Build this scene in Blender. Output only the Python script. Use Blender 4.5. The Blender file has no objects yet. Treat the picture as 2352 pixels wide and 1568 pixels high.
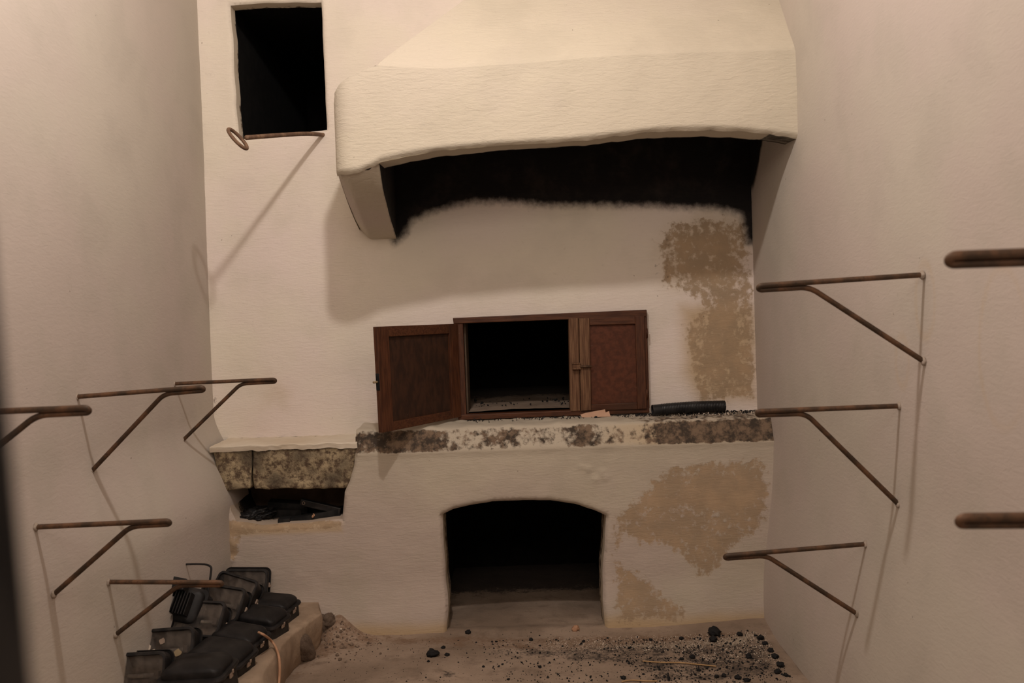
import bpy, bmesh, math, random
import numpy as np
from mathutils import Vector, Matrix, Euler
from mathutils.geometry import delaunay_2d_cdt

# ---------------------------------------------------------------- camera
F = 2200.0                       # focal length in pixels of the 2352 px wide frame
CAMZ = 1.21
ROLL = math.radians(1.9)
scene = bpy.context.scene
def cam_axes():
    c, s = math.cos(ROLL), math.sin(ROLL)
    # direction +Y must land on pixel (1183, 740)
    d = Vector((7 / F, 44 / F, 1.0)).normalized()       # +Y seen in (right, up, forward)
    yaw = math.atan2(d.x * c + d.y * s, d.z)
    pit = math.atan2(-d.x * s + d.y * c, d.z)
    f = Vector((-math.sin(yaw) * math.cos(pit), math.cos(yaw) * math.cos(pit), -math.sin(pit))).normalized()
    r0 = f.cross(Vector((0, 0, 1))).normalized(); u0 = r0.cross(f)
    return r0 * c - u0 * s, u0 * c + r0 * s, f
RT, UP, FW = cam_axes()
cd = bpy.data.cameras.new('camera'); cam = bpy.data.objects.new('camera', cd)
scene.collection.objects.link(cam); scene.camera = cam
M = Matrix((RT, UP, -FW)).transposed().to_4x4(); M.translation = (0, 0, CAMZ); cam.matrix_world = M
cd.sensor_width = 36; cd.lens = 36 * F / 2352; cd.clip_start = 0.02
cd.dof.use_dof = True; cd.dof.focus_distance = 3.75; cd.dof.aperture_fstop = 5.0

# ---------------------------------------------------------------- world, lamp, exposure
w = bpy.data.worlds.new('world'); scene.world = w; w.use_nodes = True
w.node_tree.nodes['Background'].inputs[0].default_value = (0.012, 0.010, 0.009, 1)
ld = bpy.data.lights.new('ceiling_bulb', 'POINT'); lo = bpy.data.objects.new('ceiling_bulb_light', ld)
scene.collection.objects.link(lo); lo.location = (-0.25, 2.10, 2.78)
ld.energy = 60; ld.color = (1.0, 0.90, 0.825); ld.shadow_soft_size = 0.04
fd = bpy.data.lights.new('fill_light', 'AREA'); fo = bpy.data.objects.new('fill_light', fd)   # soft fill added behind the viewer to lift the shade, no known lamp
scene.collection.objects.link(fo); fd.shape = 'RECTANGLE'; fd.size = 1.6; fd.size_y = 1.0; fd.energy = 31; fd.color = (1.0, 0.87, 0.76)
fo.location = (-0.1, -0.85, 2.75); fo.rotation_euler = (math.radians(86), 0, 0)
scene.view_settings.view_transform = 'Standard'; scene.view_settings.look = 'None'
scene.view_settings.exposure = 0.10; scene.view_settings.gamma = 1.0; scene.view_settings.use_curve_mapping = False

# ---------------------------------------------------------------- pixel measuring
def ray(px, py):
    return (RT * ((px - 1176) / F) + UP * ((784 - py) / F) + FW)
def at(px, py, Y):                # point on the plane y = Y
    d = ray(px, py); t = Y / d.y
    return Vector((d.x * t, Y, CAMZ + d.z * t))
def atX(px, py, X):
    d = ray(px, py); t = X / d.x
    return Vector((X, d.y * t, CAMZ + d.z * t))
def atZ(px, py, Z):
    d = ray(px, py); t = (Z - CAMZ) / d.z
    return Vector((d.x * t, d.y * t, Z))
YB, YL, YH = 4.0, 3.74, 3.34      # upper back wall, lower masonry front, hood front
def poly(pts, Y): return [(p.x, p.z) for p in (at(a, b, Y) for a, b in pts)]

# ---------------------------------------------------------------- numeric noise
def _h(ix, iy, iz, seed):
    n = (ix * 374761393 + iy * 668265263 + iz * 2147483647 + seed * 1274126177) & 0xffffffff
    n = ((n ^ (n >> 13)) * 1274126177) & 0xffffffff
    n = (n ^ (n >> 16)) & 0xffffff
    return n / float(0xffffff)
def vnoise(p, seed=0):
    p = np.asarray(p, float); i = np.floor(p).astype(np.int64); f = p - i; f = f * f * (3 - 2 * f)
    r = 0
    for a in (0, 1):
        for b in (0, 1):
            for c in (0, 1):
                wgt = (f[:, 0] if a else 1 - f[:, 0]) * (f[:, 1] if b else 1 - f[:, 1]) * (f[:, 2] if c else 1 - f[:, 2])
                r = r + wgt * _h(i[:, 0] + a, i[:, 1] + b, i[:, 2] + c, seed)
    return r * 2 - 1
def fbm(p, scale, oct=4, seed=0):
    p = np.asarray(p, float); r = 0; a = 1.0; t = 0
    for k in range(oct):
        r = r + a * vnoise(p * scale * 2 ** k + 37.7 * k + 101, seed + k); t += a; a *= .5
    return r / t
def sd(P, pl):                    # signed distance of (n,2) to polygon, negative inside
    P = np.asarray(P, float); pl = np.asarray(pl, float); n = len(pl)
    best = np.full(len(P), 1e9); ins = np.zeros(len(P), bool)
    for k in range(n):
        a, b = pl[k], pl[(k + 1) % n]; e = b - a; w_ = P - a
        t = np.clip((w_ @ e) / max(e @ e, 1e-12), 0, 1)
        best = np.minimum(best, np.hypot(*(w_ - t[:, None] * e).T))
        c = (a[1] > P[:, 1]) != (b[1] > P[:, 1])
        with np.errstate(divide='ignore', invalid='ignore'):
            xi = (b[0] - a[0]) * (P[:, 1] - a[1]) / (b[1] - a[1] + 1e-15) + a[0]
        ins ^= c & (P[:, 0] < xi)
    return np.where(ins, -best, best)
def sst(x, a, b):
    t = np.clip((x - a) / (b - a), 0, 1); return t * t * (3 - 2 * t)
def dens(pl, step, wob=0.0, seed=1, closed=True):   # resample outline, add wobble
    out = []; n = len(pl); last = n if closed else n - 1
    for k in range(last):
        a = np.array(pl[k], float); b = np.array(pl[(k + 1) % n], float)
        m = max(1, int(np.hypot(*(b - a)) / step))
        for j in range(m): out.append(a + (b - a) * j / m)
    out = np.array(out)
    if wob:
        q = np.c_[out, np.zeros(len(out))]
        out = out + wob * np.c_[fbm(q, 14, 3, seed), fbm(q, 14, 3, seed + 50)]
    return [tuple(v) for v in out]

# ---------------------------------------------------------------- objects and tags
col = scene.collection
def tag(o, label=None, cat=None, group=None, kind=None):
    if label: o['label'] = label
    if cat: o['category'] = cat
    if group: o['group'] = group
    if kind: o['kind'] = kind
    return o
def empty(name, loc=(0, 0, 0), rot=(0, 0, 0)):
    o = bpy.data.objects.new(name, None); col.objects.link(o); o.location = loc; o.rotation_euler = rot
    o.empty_display_size = .05; return o
def mesh_obj(name, verts, faces, mat, parent=None, smooth=True, attrs=None):
    me = bpy.data.meshes.new(name); me.from_pydata([tuple(v) for v in verts], [], [tuple(f) for f in faces]); me.update()
    if smooth: me.polygons.foreach_set('use_smooth', [True] * len(me.polygons))
    if attrs:
        for k, v in attrs.items():
            a = me.attributes.new(k, 'FLOAT', 'POINT'); a.data.foreach_set('value', np.asarray(v, np.float32))
    me.materials.append(mat)
    o = bpy.data.objects.new(name, me); col.objects.link(o)
    if parent: o.parent = parent
    return o
def bm_obj(name, bm, mat, parent=None, smooth=False, bevel=0, sub=0):
    me = bpy.data.meshes.new(name); bmesh.ops.recalc_face_normals(bm, faces=bm.faces); bm.to_mesh(me); bm.free()
    if smooth: me.polygons.foreach_set('use_smooth', [True] * len(me.polygons))
    me.materials.append(mat); o = bpy.data.objects.new(name, me); col.objects.link(o)
    if parent: o.parent = parent
    if bevel:
        m = o.modifiers.new('bevel', 'BEVEL'); m.width = bevel; m.segments = 2; m.limit_method = 'ANGLE'
    if sub:
        m = o.modifiers.new('sub', 'SUBSURF'); m.levels = sub; m.render_levels = sub
    return o
def add_box(bm, c, s, rot=None):
    m = Matrix.Translation(c) @ (rot.to_matrix().to_4x4() if rot else Matrix.Identity(4)) @ Matrix.Diagonal((*s, 1))
    return bmesh.ops.create_cube(bm, size=1, matrix=m)['verts']
def tube_mesh(pts, r, n=12, cap=True, closed=False, radii=None):
    pts = [Vector(p) for p in pts]; V = []; Fc = []; m = len(pts)
    prev = None
    for i, p in enumerate(pts):
        if closed: t = (pts[(i + 1) % m] - pts[i - 1]).normalized()
        else: t = (pts[min(i + 1, m - 1)] - pts[max(i - 1, 0)]).normalized()
        if prev is None:
            a = t.orthogonal().normalized()
        else:
            a = (prev - t * prev.dot(t)).normalized()
        prev = a; b = t.cross(a); rr = radii[i] if radii else r
        for k in range(n):
            an = 2 * math.pi * k / n; V.append(p + (a * math.cos(an) + b * math.sin(an)) * rr)
    for i in range(m if closed else m - 1):
        j = (i + 1) % m
        for k in range(n):
            Fc.append((i * n + k, i * n + (k + 1) % n, j * n + (k + 1) % n, j * n + k))
    if cap and not closed:
        Fc.append(tuple(range(n))[::-1]); Fc.append(tuple((m - 1) * n + k for k in range(n)))
    return V, Fc
def smooth_path(P, it=3):
    P = [Vector(p) for p in P]
    for _ in range(it):
        Q = [P[0]]
        for a, b in zip(P[:-1], P[1:]): Q += [a * .75 + b * .25, a * .25 + b * .75]
        Q.append(P[-1]); P = Q
    return P

# ---------------------------------------------------------------- materials
class NT:
    def __init__(s, name):
        s.m = bpy.data.materials.new(name); s.m.use_nodes = True; s.t = s.m.node_tree
        s.b = s.t.nodes['Principled BSDF']; s.b.inputs['Specular IOR Level'].default_value = .25
        s.pos = s.t.nodes.new('ShaderNodeTexCoord').outputs['Object']
    def lk(s, a, b): s.t.links.new(a, b)
    def noise(s, scale, det=5, rough=.55, vec=None, stretch=None, dist=0):
        n = s.t.nodes.new('ShaderNodeTexNoise'); n.inputs['Scale'].default_value = scale
        n.inputs['Detail'].default_value = det; n.inputs['Roughness'].default_value = rough; n.inputs['Distortion'].default_value = dist
        v = vec or s.pos
        if stretch:
            mp = s.t.nodes.new('ShaderNodeMapping'); mp.inputs['Scale'].default_value = stretch; s.lk(v, mp.inputs[0]); v = mp.outputs[0]
        s.lk(v, n.inputs['Vector']); return n.outputs['Fac']
    def attr(s, name):
        n = s.t.nodes.new('ShaderNodeAttribute'); n.attribute_name = name; return n.outputs['Fac']
    def math(s, op, a, b=None, c=None, clamp=False):
        n = s.t.nodes.new('ShaderNodeMath'); n.operation = op; n.use_clamp = clamp
        for i, v in enumerate((a, b, c)):
            if v is None: continue
            if isinstance(v, (int, float)): n.inputs[i].default_value = v
            else: s.lk(v, n.inputs[i])
        return n.outputs[0]
    def step(s, v, a, b, lo=0, hi=1):
        n = s.t.nodes.new('ShaderNodeMapRange'); n.interpolation_type = 'SMOOTHSTEP'; s.lk(v, n.inputs[0])
        for i, x in enumerate((a, b, lo, hi)): n.inputs[i + 1].default_value = x
        return n.outputs[0]
    def mix(s, f, a, b, mode='MIX'):
        n = s.t.nodes.new('ShaderNodeMix'); n.data_type = 'RGBA'; n.blend_type = mode
        if isinstance(f, (int, float)): n.inputs[0].default_value = f
        else: s.lk(f, n.inputs[0])
        for i, v in ((6, a), (7, b)):
            if isinstance(v, tuple): n.inputs[i].default_value = (*v, 1)
            else: s.lk(v, n.inputs[i])
        return n.outputs[2]
    def bump(s, h, strength, dist, prev=None):
        n = s.t.nodes.new('ShaderNodeBump'); n.inputs['Strength'].default_value = strength; n.inputs['Distance'].default_value = dist
        s.lk(h, n.inputs['Height'])
        if prev: s.lk(prev, n.inputs['Normal'])
        return n.outputs[0]
    def done(s, colr, rough=.9, normal=None, metal=0):
        if isinstance(colr, tuple): s.b.inputs['Base Color'].default_value = (*colr, 1)
        else: s.lk(colr, s.b.inputs['Base Color'])
        if isinstance(rough, (int, float)): s.b.inputs['Roughness'].default_value = rough
        else: s.lk(rough, s.b.inputs['Roughness'])
        s.b.inputs['Metallic'].default_value = metal
        if normal: s.lk(normal, s.b.inputs['Normal'])
        return s.m

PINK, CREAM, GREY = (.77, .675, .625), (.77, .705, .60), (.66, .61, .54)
def m_plaster(name='plaster', a=PINK, b=CREAM, bump=.7):
    s = NT(name)
    n1 = s.noise(1.3, 4); n2 = s.noise(4.0, 5); n3 = s.noise(150, 3); n4 = s.noise(38, 5, .6)
    crm = s.math('ADD', s.step(n1, .42, .66), s.attr('cream'), clamp=True)
    c = s.mix(crm, a, b)
    c = s.mix(s.step(n2, .45, .7, 0, .5), c, tuple(.86 * v for v in b))
    c = s.mix(s.step(n4, .62, .8, 0, .25), c, (.40, .34, .27))
    # ochre damp, flaking brown render, grime and soot, each with its own ragged outline
    w1 = s.math('MULTIPLY_ADD', n2, .5, s.attr('ochre')); c = s.mix(s.step(w1, .45, 1.15, 0, .8), c, (.50, .36, .20))
    fine = s.math('ADD', s.math('MULTIPLY', n4, .9), s.math('MULTIPLY', s.noise(10, 8, .78), .7))
    w2 = s.math('ADD', s.attr('brown'), s.math('MULTIPLY_ADD', fine, .9, -.72))
    br = s.mix(s.step(s.noise(11, 5, .6), .35, .7), (.345, .255, .165), (.43, .305, .19))
    pb = s.step(w2, .43, .61)
    c = s.mix(s.math('MULTIPLY', pb, .9), c, br)
    w3 = s.math('ADD', s.attr('grime'), s.math('MULTIPLY_ADD', fine, 1.0, -.80))
    gr = s.mix(s.step(s.noise(26, 5, .7), .4, .62), (.055, .042, .032), (.20, .14, .095))
    c = s.mix(s.step(w3, .44, .66), c, gr)
    w4 = s.math('ADD', s.attr('soot'), s.math('MULTIPLY_ADD', s.math('ADD', fine, s.noise(3, 3)), .26, -.34))
    so = s.mix(s.step(s.noise(7, 5, .65), .45, .75), (.011, .0095, .0095), (.030, .024, .021))
    c = s.mix(s.step(w4, .30, .66), c, so)
    spk = s.noise(58, 2, .5); c = s.mix(s.step(spk, .775, .80, 0, .7), c, (.09, .065, .045))
    strokes = s.noise(30, 4, .6, stretch=(.8, 1, 3.2), dist=.6)
    h = s.math('ADD', s.math('MULTIPLY', strokes, .8), s.math('MULTIPLY', n3, .15))
    h = s.math('SUBTRACT', h, s.math('MULTIPLY', pb, .35))
    nn = s.bump(h, bump, .004)
    return s.done(c, .88, nn)
MP = m_plaster()
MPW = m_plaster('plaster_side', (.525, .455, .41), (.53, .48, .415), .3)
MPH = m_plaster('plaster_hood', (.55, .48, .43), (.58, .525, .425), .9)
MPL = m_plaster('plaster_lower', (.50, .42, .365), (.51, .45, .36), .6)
def m_stone(name, a, b, d, sc=30, bump=.8, rough=.95, spots=.5):
    s = NT(name); n = s.noise(sc, 6, .7); n2 = s.noise(sc * .25, 4)
    c = s.mix(s.step(n, .38, .62), a, b); c = s.mix(s.step(n2, .45, .66, 0, spots), c, d)
    c = s.mix(s.math('MULTIPLY', s.attr('grime'), s.step(n, .35, .6)), c, (.04, .035, .03))
    return s.done(c, rough, s.bump(n, bump, .008))
M_LINTEL = m_stone('lichened_stone', (.11, .075, .05), (.46, .37, .235), (.075, .06, .045), 40, 1, spots=.75)
M_BENCH = m_stone('sandy_stone', (.30, .22, .155), (.40, .30, .215), (.23, .16, .11), 16, .5)
M_RUB = m_stone('rubble_stone', (.14, .10, .075), (.27, .20, .15), (.10, .07, .05), 26, .7)
def m_floor():
    s = NT('dusty_floor'); n = s.noise(2.2, 6, .6); n2 = s.noise(14, 6, .65); n3 = s.noise(90, 4, .6)
    c = s.mix(s.step(n, .35, .65), (.235, .175, .13), (.36, .275, .21))
    c = s.mix(s.step(n2, .48, .7, 0, .6), c, (.16, .115, .085))
    c = s.mix(s.step(n3, .62, .72, 0, .6), c, (.07, .05, .04))
    fine = s.math('ADD', s.math('MULTIPLY', n2, .9), s.math('MULTIPLY', n3, .7))
    w = s.math('ADD', s.attr('soot'), s.math('MULTIPLY_ADD', fine, 1.0, -.85)); c = s.mix(s.step(w, .40, .70, 0, .85), c, (.035, .029, .026))
    w = s.math('ADD', s.attr('pale'), s.math('MULTIPLY_ADD', fine, 1.0, -.85)); c = s.mix(s.step(w, .45, .65, 0, .75), c, (.46, .38, .29))
    w = s.math('ADD', s.attr('brown'), s.math('MULTIPLY_ADD', fine, .9, -.75)); c = s.mix(s.step(w, .40, .7, 0, .8), c, (.20, .125, .08))
    return s.done(c, .92, s.bump(s.math('ADD', n2, s.math('MULTIPLY', n3, .3)), .6, .008))
M_FLOOR = m_floor()
def m_wood(name, a, b, rough=.5, sc=(3, 3, 40), dark=.5):
    s = NT(name); n = s.noise(6, 6, .6, stretch=sc); n2 = s.noise(5, 5, .6); n3 = s.noise(60, 4)
    c = s.mix(s.step(n, .35, .65), a, b); c = s.mix(s.step(n2, .5, .72, 0, dark), c, (.03, .016, .010))
    c = s.mix(s.step(n3, .70, .78, 0, .25), c, (.36, .25, .17))
    c = s.mix(s.step(s.math('ADD', s.attr('grime'), s.math('MULTIPLY_ADD', n, 1, -.5)), .4, .8), c, (.016, .010, .008))
    return s.done(c, rough, s.bump(s.math('ADD', n, n3), .3, .002))
M_WOOD = m_wood('reddish_brown_wood', (0.0496, 0.0168, 0.008), (0.096, 0.0344, 0.0152), .5, (22, 22, 2.0))
M_WOODH = m_wood('reddish_brown_wood_rails', (0.0544, 0.0184, 0.008), (0.1, 0.0368, 0.016), .5, (2, 22, 22))
M_PANEL = m_wood('red_brown_panel', (0.068, 0.0208, 0.0096), (0.104, 0.032, 0.0144), .6, (9, 9, 9), .25)
M_DARKW = m_wood('dark_worn_wood', (.026, .012, .007), (.050, .021, .011), .65, (8, 8, 3), .5)
M_PALEW = m_wood('weathered_inner_wood', (.085, .060, .042), (.14, .10, .07), .8, (20, 20, 2), .4)
M_SPLIT = m_wood('worn_mullion_wood', (0.096, 0.044, 0.0224), (0.192, 0.104, 0.056), .7, (30, 30, 1.5), .45)
def m_iron():
    s = NT('rusty_iron'); n = s.noise(18, 5, .6); n2 = s.noise(120, 4)
    c = s.mix(s.step(n, .38, .66), (.060, .040, .027), (.16, .085, .048)); c = s.mix(s.step(n2, .55, .7, 0, .5), c, (.03, .022, .018))
    return s.done(c, .55, s.bump(n2, .35, .001), .25)
M_IRON = m_iron()
def m_rust():
    s = NT('brown_rust'); n = s.noise(25, 5, .6)
    c = s.mix(s.step(n, .38, .66), (.13, .075, .048), (.26, .16, .10))
    return s.done(c, .7, s.bump(n, .4, .001), .1)
M_RUST = m_rust()
def m_black(name, a=(.012, .011, .011), b=(.035, .031, .029), dust=(.12, .095, .075), rough=.55, k=.4):
    s = NT(name); n = s.noise(20, 5, .6); n2 = s.noise(9, 5, .7)
    c = s.mix(s.step(n, .35, .7), a, b); c = s.mix(s.step(n2, .52, .75, 0, k), c, dust)
    return s.done(c, rough, s.bump(n, .3, .002))
M_BLK = m_black('dusty_black_metal', (.008, .0075, .008), (.022, .020, .020), (.085, .068, .055), .5, .35); M_CHAR = m_black('charcoal', (.006, .006, .0065), (.022, .021, .021), (.05, .045, .04), .8, .3)
M_HOSE = m_black('black_plastic', (.012, .012, .013), (.022, .022, .023), (.07, .065, .06), .38, .3)
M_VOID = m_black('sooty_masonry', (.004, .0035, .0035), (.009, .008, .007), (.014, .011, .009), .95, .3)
M_REFL = m_black('tarnished_reflector', (.20, .14, .10), (.42, .31, .23), (.05, .04, .035), .45, .5)
M_CLIP = m_black('pale_clip', (.24, .18, .14), (.36, .27, .21), (.15, .12, .1), .5, .3)
M_BRASS = m_black('dull_brass', (.28, .21, .12), (.36, .27, .16), (.08, .07, .05), .5, .4)
M_CARD = m_black('pale_cardboard', (.50, .31, .215), (.56, .36, .25), (.40, .25, .18), .85, .3)
M_CORD = m_black('tan_cord', (.42, .235, .14), (.50, .29, .18), (.25, .15, .1), .6, .3)
M_STRAW = m_black('dry_straw', (.42, .26, .12), (.50, .32, .16), (.25, .16, .09), .7, .3)
M_WHITE = m_black('plaster_chip', (.52, .44, .36), (.62, .53, .44), (.35, .28, .22), .9, .3)
M_DAB = m_black('stained_plaster_dab', (.28, .23, .18), (.42, .36, .31), (.20, .15, .11), .9, .6)
M_TAN = m_black('sooty_tan_render', (.12, .08, .055), (.17, .115, .08), (.05, .035, .03), .9, .6)
def m_glass():
    s = NT('grimy_glass'); n = s.noise(18, 5, .65)
    tr = s.t.nodes.new('ShaderNodeBsdfTransparent'); mx = s.t.nodes.new('ShaderNodeMixShader')
    s.done(s.mix(s.step(n, .4, .7), (.05, .045, .042), (.15, .125, .105)), .28)
    s.lk(s.step(n, .3, .75, .2, .65), mx.inputs[0]); s.lk(tr.outputs[0], mx.inputs[1]); s.lk(s.b.outputs[0], mx.inputs[2])
    s.lk(mx.outputs[0], s.t.nodes['Material Output'].inputs[0]); return s.m
M_GLASS = m_glass()

# ---------------------------------------------------------------- sheet with holes
def sheet(xs, zs, holes, rnd=.015, outer=None):
    """triangulated sheet in (u,v) with ragged openings; returns uv points, triangles, distance to the nearest opening"""
    U, V = np.meshgrid(xs, zs); P = np.c_[U.ravel(), V.ravel()]
    rng = np.random.RandomState(3)
    inner = (P[:, 0] > xs[0] + 1e-6) & (P[:, 0] < xs[-1] - 1e-6) & (P[:, 1] > zs[0] + 1e-6) & (P[:, 1] < zs[-1] - 1e-6)
    P[inner] += rng.uniform(-.0012, .0012, (inner.sum(), 2))
    keep = np.ones(len(P), bool)
    for h in holes: keep &= np.abs(sd(P, h)) > .004; keep &= sd(P, h) > 0
    P = P[keep]; extra = []
    for h in holes:
        hp = np.array(h); nx = np.roll(hp, -1, 0) - np.roll(hp, 1, 0); nn = np.c_[nx[:, 1], -nx[:, 0]]; nn /= np.linalg.norm(nn, axis=1)[:, None] + 1e-9
        test = sd(hp + nn * .003, h); nn[test < 0] *= -1
        for q in (.3, .7): extra.append(hp + nn * rnd * q)
    if extra:
        E = np.vstack(extra); ok = (E[:, 0] > xs[0]) & (E[:, 0] < xs[-1]) & (E[:, 1] > zs[0]) & (E[:, 1] < zs[-1])
        for h in holes: ok &= sd(E, h) > .002
        P = np.vstack([P, E[ok]])
    edges = []; pts = [Vector((a, b)) for a, b in P]
    for h in holes:
        s0 = len(pts); pts += [Vector(p) for p in h]; edges += [(s0 + i, s0 + (i + 1) % len(h)) for i in range(len(h))]
    vo, eo, fo, *_ = delaunay_2d_cdt(pts, edges, [], 0, 1e-6)
    vo = np.array([(v.x, v.y) for v in vo]); fo = np.array([f for f in fo if len(f) == 3])
    cen = vo[fo].mean(1); ok = (cen[:, 0] > xs[0] - 1e-6) & (cen[:, 0] < xs[-1] + 1e-6) & (cen[:, 1] > zs[0] - 1e-6) & (cen[:, 1] < zs[-1] + 1e-6)
    d = np.full(len(vo), 9.)
    for h in holes:
        ok &= sd(cen, h) > 0; d = np.minimum(d, np.maximum(sd(vo, h), 0))
    return vo, fo[ok], d
def roundin(d, r): 
    q = np.clip(r - d, 0, r); return r - np.sqrt(np.maximum(r * r - q * q, 0))

def grid_faces(nu, nv, off=0, closed=False):
    return [(off + j * nu + i, off + j * nu + i + 1, off + (j + 1) * nu + i + 1, off + (j + 1) * nu + i) for j in range(nv - 1) for i in range(nu - 1)]
def pmask(P2, pl, width): return np.clip(.5 - sd(P2, pl) / width, 0, 1)

# ---------------------------------------------------------------- room shell
def xleft(Y, Z): return -1.262 + .115 * (1 - sst(Z, .52, .88)) * sst(Y, 2.0, 3.7)
def xright(Y, Z): return 1.0 - .07 * (1 - sst(Z, 0, .75))
# back wall
WIN = dens(poly([(529, 11), (640, 4), (737, 3), (741, 90), (745, 200), (749, 296), (660, 306), (547, 319), (541, 240), (535, 110)], YB), .02, .004, 5)
CUP = dens(poly([(1052, 742), (1476, 722), (1482, 938), (1064, 954)], YB), .03)
xs = np.arange(-1.40, 1.101, .0125); zs = np.arange(.60, 3.41, .0125)
uv, tri, d = sheet(xs, zs, [WIN, CUP], .014)
P3 = np.c_[uv[:, 0], np.full(len(uv), YB), uv[:, 1]]
yb = lambda X, Z: YB + .010 * fbm(np.c_[X, X * 0, Z], 1.6, 3, 7) + .0018 * fbm(np.c_[X, X * 0, Z], 13, 3, 9)
P3[:, 1] = yb(uv[:, 0], uv[:, 1]) + roundin(np.minimum(d, 1), .014) * (sd(uv, CUP) > .03)
# rounded inner corner to the left wall, plaster bulge
P3[:, 1] -= .04 * np.exp(-np.maximum(uv[:, 0] + 1.262, 0) / .03)
L2 = uv
soot_pl = poly([(900, 340), (880, 470), (905, 560), (925, 545), (945, 505), (985, 488), (1040, 474), (1090, 462), (1150, 461), (1210, 468), (1260, 473), (1320, 470), (1500, 472), (1640, 480), (1700, 492), (1716, 560), (1740, 560), (1760, 150), (1300, 150), (1100, 250), (1000, 300)], YB)
brown_pl = poly([(1500, 560), (1540, 500), (1620, 488), (1720, 500), (1742, 660), (1748, 930), (1600, 935), (1575, 860), (1560, 740), (1600, 700), (1510, 660)], YB)
brown_in = poly([(1560, 700), (1660, 690), (1736, 700), (1745, 925), (1600, 930), (1565, 860)], YB)
och2 = poly([(600, 850), (690, 850), (690, 940), (590, 950)], YB)
gr_corner = poly([(1722, 480), (1760, 480), (1765, 935), (1738, 935), (1733, 700)], YB)
Aw = {
 'soot': np.maximum(pmask(L2, soot_pl, .14), .33 * pmask(L2, [(p[0], p[1] - .06) for p in soot_pl], .12)),
 'brown': np.maximum(.56 * pmask(L2, brown_pl, .08), .64 * pmask(L2, brown_pl, .22)),
 'ochre': np.maximum.reduce([.62 * pmask(L2, brown_pl, .22), .95 * pmask(L2, brown_in, .14), .55 * pmask(L2, och2, .30)]),
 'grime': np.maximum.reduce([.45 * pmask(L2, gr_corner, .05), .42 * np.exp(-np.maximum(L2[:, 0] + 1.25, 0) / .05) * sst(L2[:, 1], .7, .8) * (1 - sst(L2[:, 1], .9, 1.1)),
                             .40 * pmask(L2, poly([(1490, 600), (1530, 520), (1560, 560), (1540, 670), (1490, 660)], YB), .06), .45 * np.exp(-np.abs(sd(L2, CUP)) / .006)]),
 'cream': .7 * pmask(L2, poly([(900, 500), (1700, 490), (1500, 700), (900, 700)], YB), .3)}
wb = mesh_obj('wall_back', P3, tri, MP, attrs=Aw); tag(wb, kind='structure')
def reveal(name, outline, y0f, depth, mat, parent, attrs_fn=None, rings=6, off=.014, zmax=9):
    V = []; Fc = []; n = len(outline); ol = np.array(outline); y0 = y0f(ol[:, 0], ol[:, 1]) + off
    for r in range(rings + 1):
        for k in range(n): V.append((ol[k, 0], y0[k] + depth * r / rings, ol[k, 1]))
    for r in range(rings):
        for k in range(n): Fc.append((r * n + k, r * n + (k + 1) % n, (r + 1) * n + (k + 1) % n, (r + 1) * n + k))
    V = np.array(V); Fc = [f for f in Fc if max(V[i][2] for i in f) < zmax]
    used = sorted({i for f in Fc for i in f}); mp = {a: b for b, a in enumerate(used)}; V = V[used]; Fc = [tuple(mp[i] for i in f) for f in Fc]; at_ = attrs_fn(V) if attrs_fn else None
    return mesh_obj(name, V, Fc, mat, parent, attrs=at_)
o = reveal('window_1', WIN, yb, .062, MP, None, lambda V: {'cream': np.ones(len(V)), 'grime': .50 * sst(V[:, 1], 4.02, 4.075), 'ochre': np.full(len(V), .45)}); tag(o, kind='structure')
def cavity(name, x0, x1, y0, y1, z0, z1, mat, parent=None, hole=None):
    """open-fronted box, closed towards the wall except where the opening is"""
    bm = bmesh.new(); v = [bm.verts.new(p) for p in ((x0, y0, z0), (x1, y0, z0), (x1, y1, z0), (x0, y1, z0), (x0, y0, z1), (x1, y0, z1), (x1, y1, z1), (x0, y1, z1))]
    for f in ((0, 1, 2, 3), (4, 5, 6, 7), (0, 3, 7, 4), (1, 2, 6, 5), (2, 3, 7, 6)): bm.faces.new([v[i] for i in f])
    return bm_obj(name, bm, mat, parent)
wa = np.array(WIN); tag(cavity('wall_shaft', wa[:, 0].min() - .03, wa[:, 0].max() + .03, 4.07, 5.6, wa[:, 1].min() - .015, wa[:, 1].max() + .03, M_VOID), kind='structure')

def sidewall(name, fx, sgn, mat, attr_fn):
    ys = np.r_[np.arange(-1.0, 1.6, .08), np.arange(1.6, 4.03, .0125)]; zz = np.arange(0, 3.41, .0125)
    Yg, Zg = np.meshgrid(ys, zz); Y = Yg.ravel(); Z = Zg.ravel()
    q = np.c_[Y * 0 + sgn * 5, Y, Z]
    X = fx(Y, Z) + .012 * fbm(q, 1.3, 3, 3) * sst(4.0 - Y, 0, .2) + .0007 * fbm(q, 12, 3, 4)
    o = mesh_obj(name, np.c_[X, Y, Z], grid_faces(len(ys), len(zz)), mat, attrs=attr_fn(Y, Z)); tag(o, kind='structure'); return o
def al(Y, Z):
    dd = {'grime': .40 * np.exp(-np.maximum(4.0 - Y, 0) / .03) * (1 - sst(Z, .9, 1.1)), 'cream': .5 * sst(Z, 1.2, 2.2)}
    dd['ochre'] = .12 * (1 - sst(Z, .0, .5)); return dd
sidewall('wall_left', xleft, -1, MPW, al)
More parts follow.
